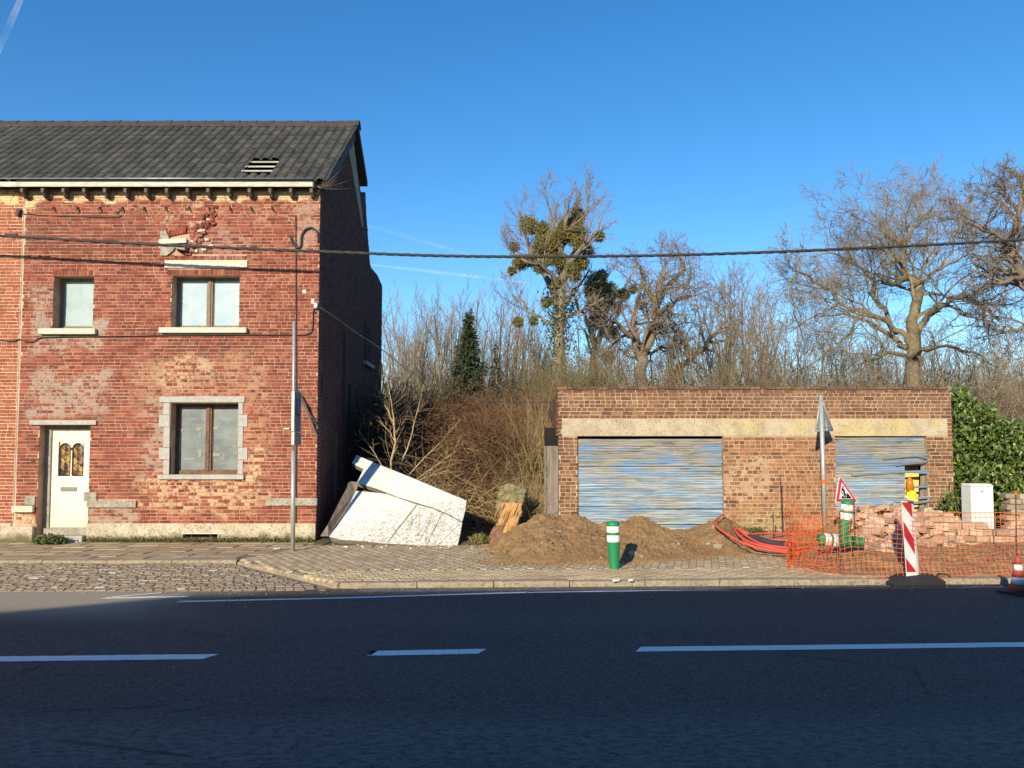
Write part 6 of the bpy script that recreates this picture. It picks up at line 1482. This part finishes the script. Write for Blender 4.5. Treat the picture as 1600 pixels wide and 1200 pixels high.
# crumpled return running back to the wall
net2 = thing('barrier_netting', (5.3, 12.5, 0), 'crumpled orange netting sagging back towards the garage wall', 'netting')
A1 = G(1310, 898); A2 = W(1290, 850, 12.6); A3 = W(1223, 842, 14.6)
path = [V((A1.x, A1.y, 0)), V((A1.x - .35, 12.0, 0)), V((5.35, 13.2, 0)), V((A3.x, 14.5, 0))]
zt2 = lambda t: [.95, .98, .9, .45, .75][min(4, int(t * 5))] if False else .95 - .55 * math.sin(min(1, t * 1.25) * math.pi) ** 2 * (1 if t < .8 else 1) + .0
po = netting(path, lambda t: .02, lambda t: .92 - .50 * math.sin(t * math.pi) ** 1.2 - .02 * t, .085, '', 5, .10, .06, .0038, 12)
po += netting([V((A1.x - .05, A1.y + .03, 0)), V((A1.x - .55, 11.5, 0)), V((4.75, 13.0, 0)), V((4.9, 13.9, 0))], lambda t: .01, lambda t: .30 * (1 - t) + .16, .085, '', 6, .12, .10, .0038, 5)
put('net', tubes_np('net', po, M['orange_net'], 4), net2)
a = W(1222, 780, 14.5); b = V((a.x, a.y, 0)); put('stake', MB().tube([b, W(1219, 742, 14.5)], .009, 6).mesh('stake', M['iron']), net2)
a = W(1208, 800, 14.3); b = V((a.x, a.y, 0)); put('stake', MB().tube([b, a], .009, 6).mesh('stake', M['iron']), net2)
# ------------------------------------------------------------------ ducts
def duct(pix, r, mat, label, group='plastic ducts coming out of the soil'):
    P = [W(x, y, Y) for (x, y, Y) in pix]; out = []
    for i in range(len(P) - 1):
        p0, p1, p2, p3 = P[max(i - 1, 0)], P[i], P[i + 1], P[min(i + 2, len(P) - 1)]
        for s_ in range(6):
            t = s_ / 6; out.append(.5 * ((2 * p1) + (p2 - p0) * t + (2 * p0 - 5 * p1 + 4 * p2 - p3) * t * t + (3 * p1 - p0 - 3 * p2 + p3) * t ** 3))
    out.append(P[-1]); o = put('duct', MB().tube(out, r, 10).mesh('duct', mat, True)); tagit(o, label, 'duct', group)
duct([(1130, 804, 14.1), (1119, 812, 13.9), (1117, 820, 13.6), (1135, 834, 13.2), (1165, 850, 12.9), (1200, 859, 12.7), (1250, 866, 12.4)], .019, M['red_duct'], 'red duct with raised blue tipped end arching over the soil heap')
p = W(1130, 804, 14.1); 
duct([(1148, 826, 13.9), (1156, 838, 13.5), (1180, 850, 13.1), (1215, 858, 12.9), (1260, 864, 12.6)], .020, M['red_duct'], 'thick red duct just behind the outermost one')
duct([(1150, 824, 14.1), (1170, 840, 13.7), (1195, 851, 13.3), (1240, 857, 13.0), (1290, 862, 12.7)], .020, M['red_duct'], 'third red duct bending along the black pipe')
duct([(1155, 826, 14.2), (1172, 834, 14.1), (1200, 833, 14.2), (1250, 835, 14.2), (1330, 838, 13.2)], .016, M['red_duct'], 'thin red duct running straight below the garage wall')
duct([(1158, 829, 14.1), (1175, 838, 14.0), (1210, 843, 13.9), (1260, 846, 13.8)], .015, M['red_duct'], 'lower thin red duct below the garage wall')
duct([(1170, 838, 13.8), (1190, 844, 13.6), (1215, 850, 13.4), (1240, 853, 13.2)], .055, M['black_duct'], 'thick black corrugated pipe between the red ducts')
# ------------------------------------------------------------------ cables
def cablepts(pix, Y):
    P = [W(x, y, Y if not isinstance(Y, list) else Y[i]) for i, (x, y) in enumerate(pix)]; out = []
    for i in range(len(P) - 1):
        p0, p1, p2, p3 = P[max(i - 1, 0)], P[i], P[i + 1], P[min(i + 2, len(P) - 1)]
        for s_ in range(10):
            t = s_ / 10; out.append(.5 * ((2 * p1) + (p2 - p0) * t + (2 * p0 - 5 * p1 + 4 * p2 - p3) * t * t + (3 * p1 - p0 - 3 * p2 + p3) * t ** 3))
    return out + [P[-1]]
main = cablepts([(-300, 352), (0, 368.5), (255, 383), (497, 393), (700, 400), (880, 401), (1080, 398), (1300, 390), (1600, 374.5), (1900, 352)], 14.45)
cab_ = thing('overhead_cable', tuple(main[0]), 'thick twisted black overhead cable crossing the whole picture', 'cable'); N = 700; L = len(main) - 1; dense = []
for i in range(N + 1):
    f = i / N * L; j = min(int(f), L - 1); dense.append(main[j].lerp(main[j + 1], f - j))
for ph in range(3):
    pts = [p + V((0, math.cos(i * .30 + ph * 2.094), math.sin(i * .30 + ph * 2.094))) * .016 for i, p in enumerate(dense)]
    put('strand', MB().tube(pts, .016, 5).mesh('strand', M['cable'], True), cab_)
def cable(pix, Y, r, label, mat='cable', name='cable'):
    o = put(name, MB().tube(cablepts(pix, Y), r, 6).mesh(name, M[mat], True)); tagit(o, label, 'cable'); return o
yw = YF - .03
if False: cable([(-200, 404), (0, 407), (40, 409), (65, 415), (90, 412), (180, 415), (262, 418.5), (340, 420), (373, 423), (430, 426), (497, 428)], yw, .014, 'black cable clipped along the facade above the upper windows')
if False: cable([(-100, 405), (0, 408), (45, 413), (68, 417), (95, 413)], yw - .02, .012, 'short cable loop tied beside the upper facade cable')
cable([(0, 531), (20, 533), (30, 530), (40, 534), (52, 534), (62, 528), (90, 526.5), (200, 525), (260, 524), (380, 523), (462, 523.5), (480, 522), (488, 515), (489, 490), (492, 479)], yw, .011, 'thin black cable running under the upper window sills to the corner insulator')
cable([(36, 334), (80, 337), (180, 339), (183, 333), (190, 328)], yw + .01, .008, 'thin cable below the row of iron hooks')
cable([(454, 370), (458, 381), (465, 387), (470, 383), (471, 368), (478, 358), (488, 356), (496, 364), (497, 378)], yw - .01, .020, 'black looped pipe bend near the upper right corner of the facade')
cable([(462, 338), (462.5, 450), (463, 560), (463, 690), (462, 838)], yw + .015, .014, 'thin dark vertical cable down the facade behind the sign post')
cable([(8, 367), (18, 368), (27, 367)], 14.45, .03, 'dark splice sleeve on the overhead cable at the far left', name='cable_splice')
cable([(497, 479), (520, 493), (560, 522), (597, 546), (640, 580), (700, 612), (760, 625), (820, 629), (870, 628)], [15.08, 15.1, 15.3, 15.5, 15.5, 15.4, 15.3, 15.2, 15.15], .009, 'thin service cable sagging from the house corner to the garage')
p = W(493.5, 478, YF - .05); ins = thing('insulator', tuple(p), 'white ceramic insulator on the house corner', 'insulator'); put('ceramic_cup', MB().tube([p + V((0, 0, -.05)), p + V((0, 0, .01)), p + V((0, 0, .06))], [.035, .045, .025], 10).mesh('ceramic_cup', M['ceramic'], True), ins); put('hook', MB().tube([p + V((0, .04, -.03)), p + V((-.02, -.02, -.10)), p + V((-.02, .04, -.14))], .01, 5).mesh('hook', M['iron']), ins)
p = W(476, 456, YF); boxpart('junction_plate', (p.x - .04, p.x + .04, YF - .025, YF - .01, p.z - .04, p.z + .04), M['white_wood'], house)
p = W(489, 471, YF); boxpart('junction_plate', (p.x - .03, p.x + .03, YF - .016, YF - .008, p.z - .05, p.z + .05), M['pale_lintel'], house)
p = W(445, 670, YF); boxpart('wall_bracket', (p.x - .01, p.x + .1, YF - .05, YF - .012, p.z - .01, p.z + .01), M['ceramic'], house)
# litter
for (px, py) in [(118, 848), (962, 908), (985, 908), (432, 858), (1240, 866)]:
    p = G(px, py); p.z += .012; o = put('litter', MB().obox(p, (.09, .05, .022), Matrix.Rotation(rt.uniform(0, 3), 3, 'Z'), .01, rt).mesh('litter', M['white_paint'])); tagit(o, {118: 'white scrap by the door step', 962: 'small white scrap on the kerb before the green bollard', 985: 'longer white scrap right of the first one on the kerb', 432: 'tiny pale scrap on the pavement by the sign post', 1240: 'white scrap beside the red ducts'}[px], 'litter')
# parked car just outside the picture at the left; its shadow falls on the plinth
car = thing('parked_car', (-13.1, 11.3, -.06), 'grey car parked in the sett bay outside the left edge', 'car')
cb = [(-2.1, .3), (2.05, .3), (2.1, .62), (1.75, .82), (1.0, .90), (.35, 1.38), (-1.1, 1.42), (-1.8, .95), (-2.1, .88)]
o = put('body', MB().prism([V((-13.1 + x, 10.5, z - .06)) for x, z in cb], (0, 1.65, 0)).mesh('body', M['car_paint']), car); bevel(o, .06, 3)
put('side_windows', MB().prism([V((-13.1 + x, 10.49, z - .06)) for x, z in [(-1.5, .95), (.75, .93), (.3, 1.30), (-1.0, 1.33)]], (0, 1.67, 0)).mesh('side_windows', M['car_glass']), car)
for x in (-1.35, 1.3):
    for y in (10.52, 11.98): put('wheel', MB().tube([V((-13.1 + x, y, .25)), V((-13.1 + x, y + .2, .25))], .31, 20).mesh('wheel', M['black_plastic']), car)
# houses across the street behind the viewer: they throw the shadow over the road
opp = thing('brick_terrace', (0, -6, 0), 'brick terrace across the street behind the viewer', 'house'); oz = [(-24, 1.2), (-9.9, 5.83), (-3, 6.02), (6, 6.27), (26, 6.9)]
put('wall', MB().prism([V((-24, -5, -.2))] + [V((x, -5, z)) for x, z in oz] + [V((26, -5, -.2))], (0, -6, 0)).mesh('wall', M['garage_brick']), opp)
for k in range(7):
    x = -7.5 + k * 3.8; boxpart('window', (x, x + 1.1, -4.97, -4.96, 1.0, 2.6), M['pane_dusty'], opp); boxpart('window', (x, x + 1.1, -4.97, -4.96, 3.8, 5.2), M['pane_dusty'], opp)
boxpart('door', (5.9 - 4.6, 6.9 - 4.6, -4.97, -4.95, 0, 2.1), M['frame_red'], opp)
o = put('far_pavement', MB().box(-60, 60, -5.0, -4.0, -.2, 0).mesh('far_pavement', M['slab'])); o['kind'] = 'structure'
# contrails high in the sky
def contrail(a, b, wpx, alpha, label):
    m = NT('contrail'); tr_ = m.n('BsdfTransparent'); mx = m.n('MixShader'); em = m.n('BsdfDiffuse'); em.inputs[0].default_value = (.95, .95, .95, 1)
    f = m.noise(.006, 4, .6); g_ = m.n('TexCoord').outputs['UV']
    m.put(mx.inputs[0], m.mth('MULTIPLY', m.step(f, .25, .7), alpha)); m.t.links.new(tr_.outputs[0], mx.inputs[1]); m.t.links.new(em.outputs[0], mx.inputs[2]); m.t.links.new(mx.outputs[0], m.out.inputs[0])
    Y = 4000; P0, P1 = W(*a, Y), W(*b, Y); pts = [P0.lerp(P1, k / 12)  for k in range(13)]; r = [wpx / FPX * Y * (.35 + .65 * math.sin(math.pi * (k + .6) / 13.2)) for k in range(13)]
    o = put('contrail', MB().tube(pts, r, 8).mesh('contrail', m.m, True)); tagit(o, label, 'contrail'); o.visible_shadow = True
contrail((-30, 140), (45, -30), 5, .12, 'vapour trail at the upper left corner of the sky')
contrail((560, 411), (835, 443), 3, .07, 'lowest and longest vapour trail right of the house')
contrail((565, 350), (735, 398), 4, .025, 'faint vapour trail above the longest one')
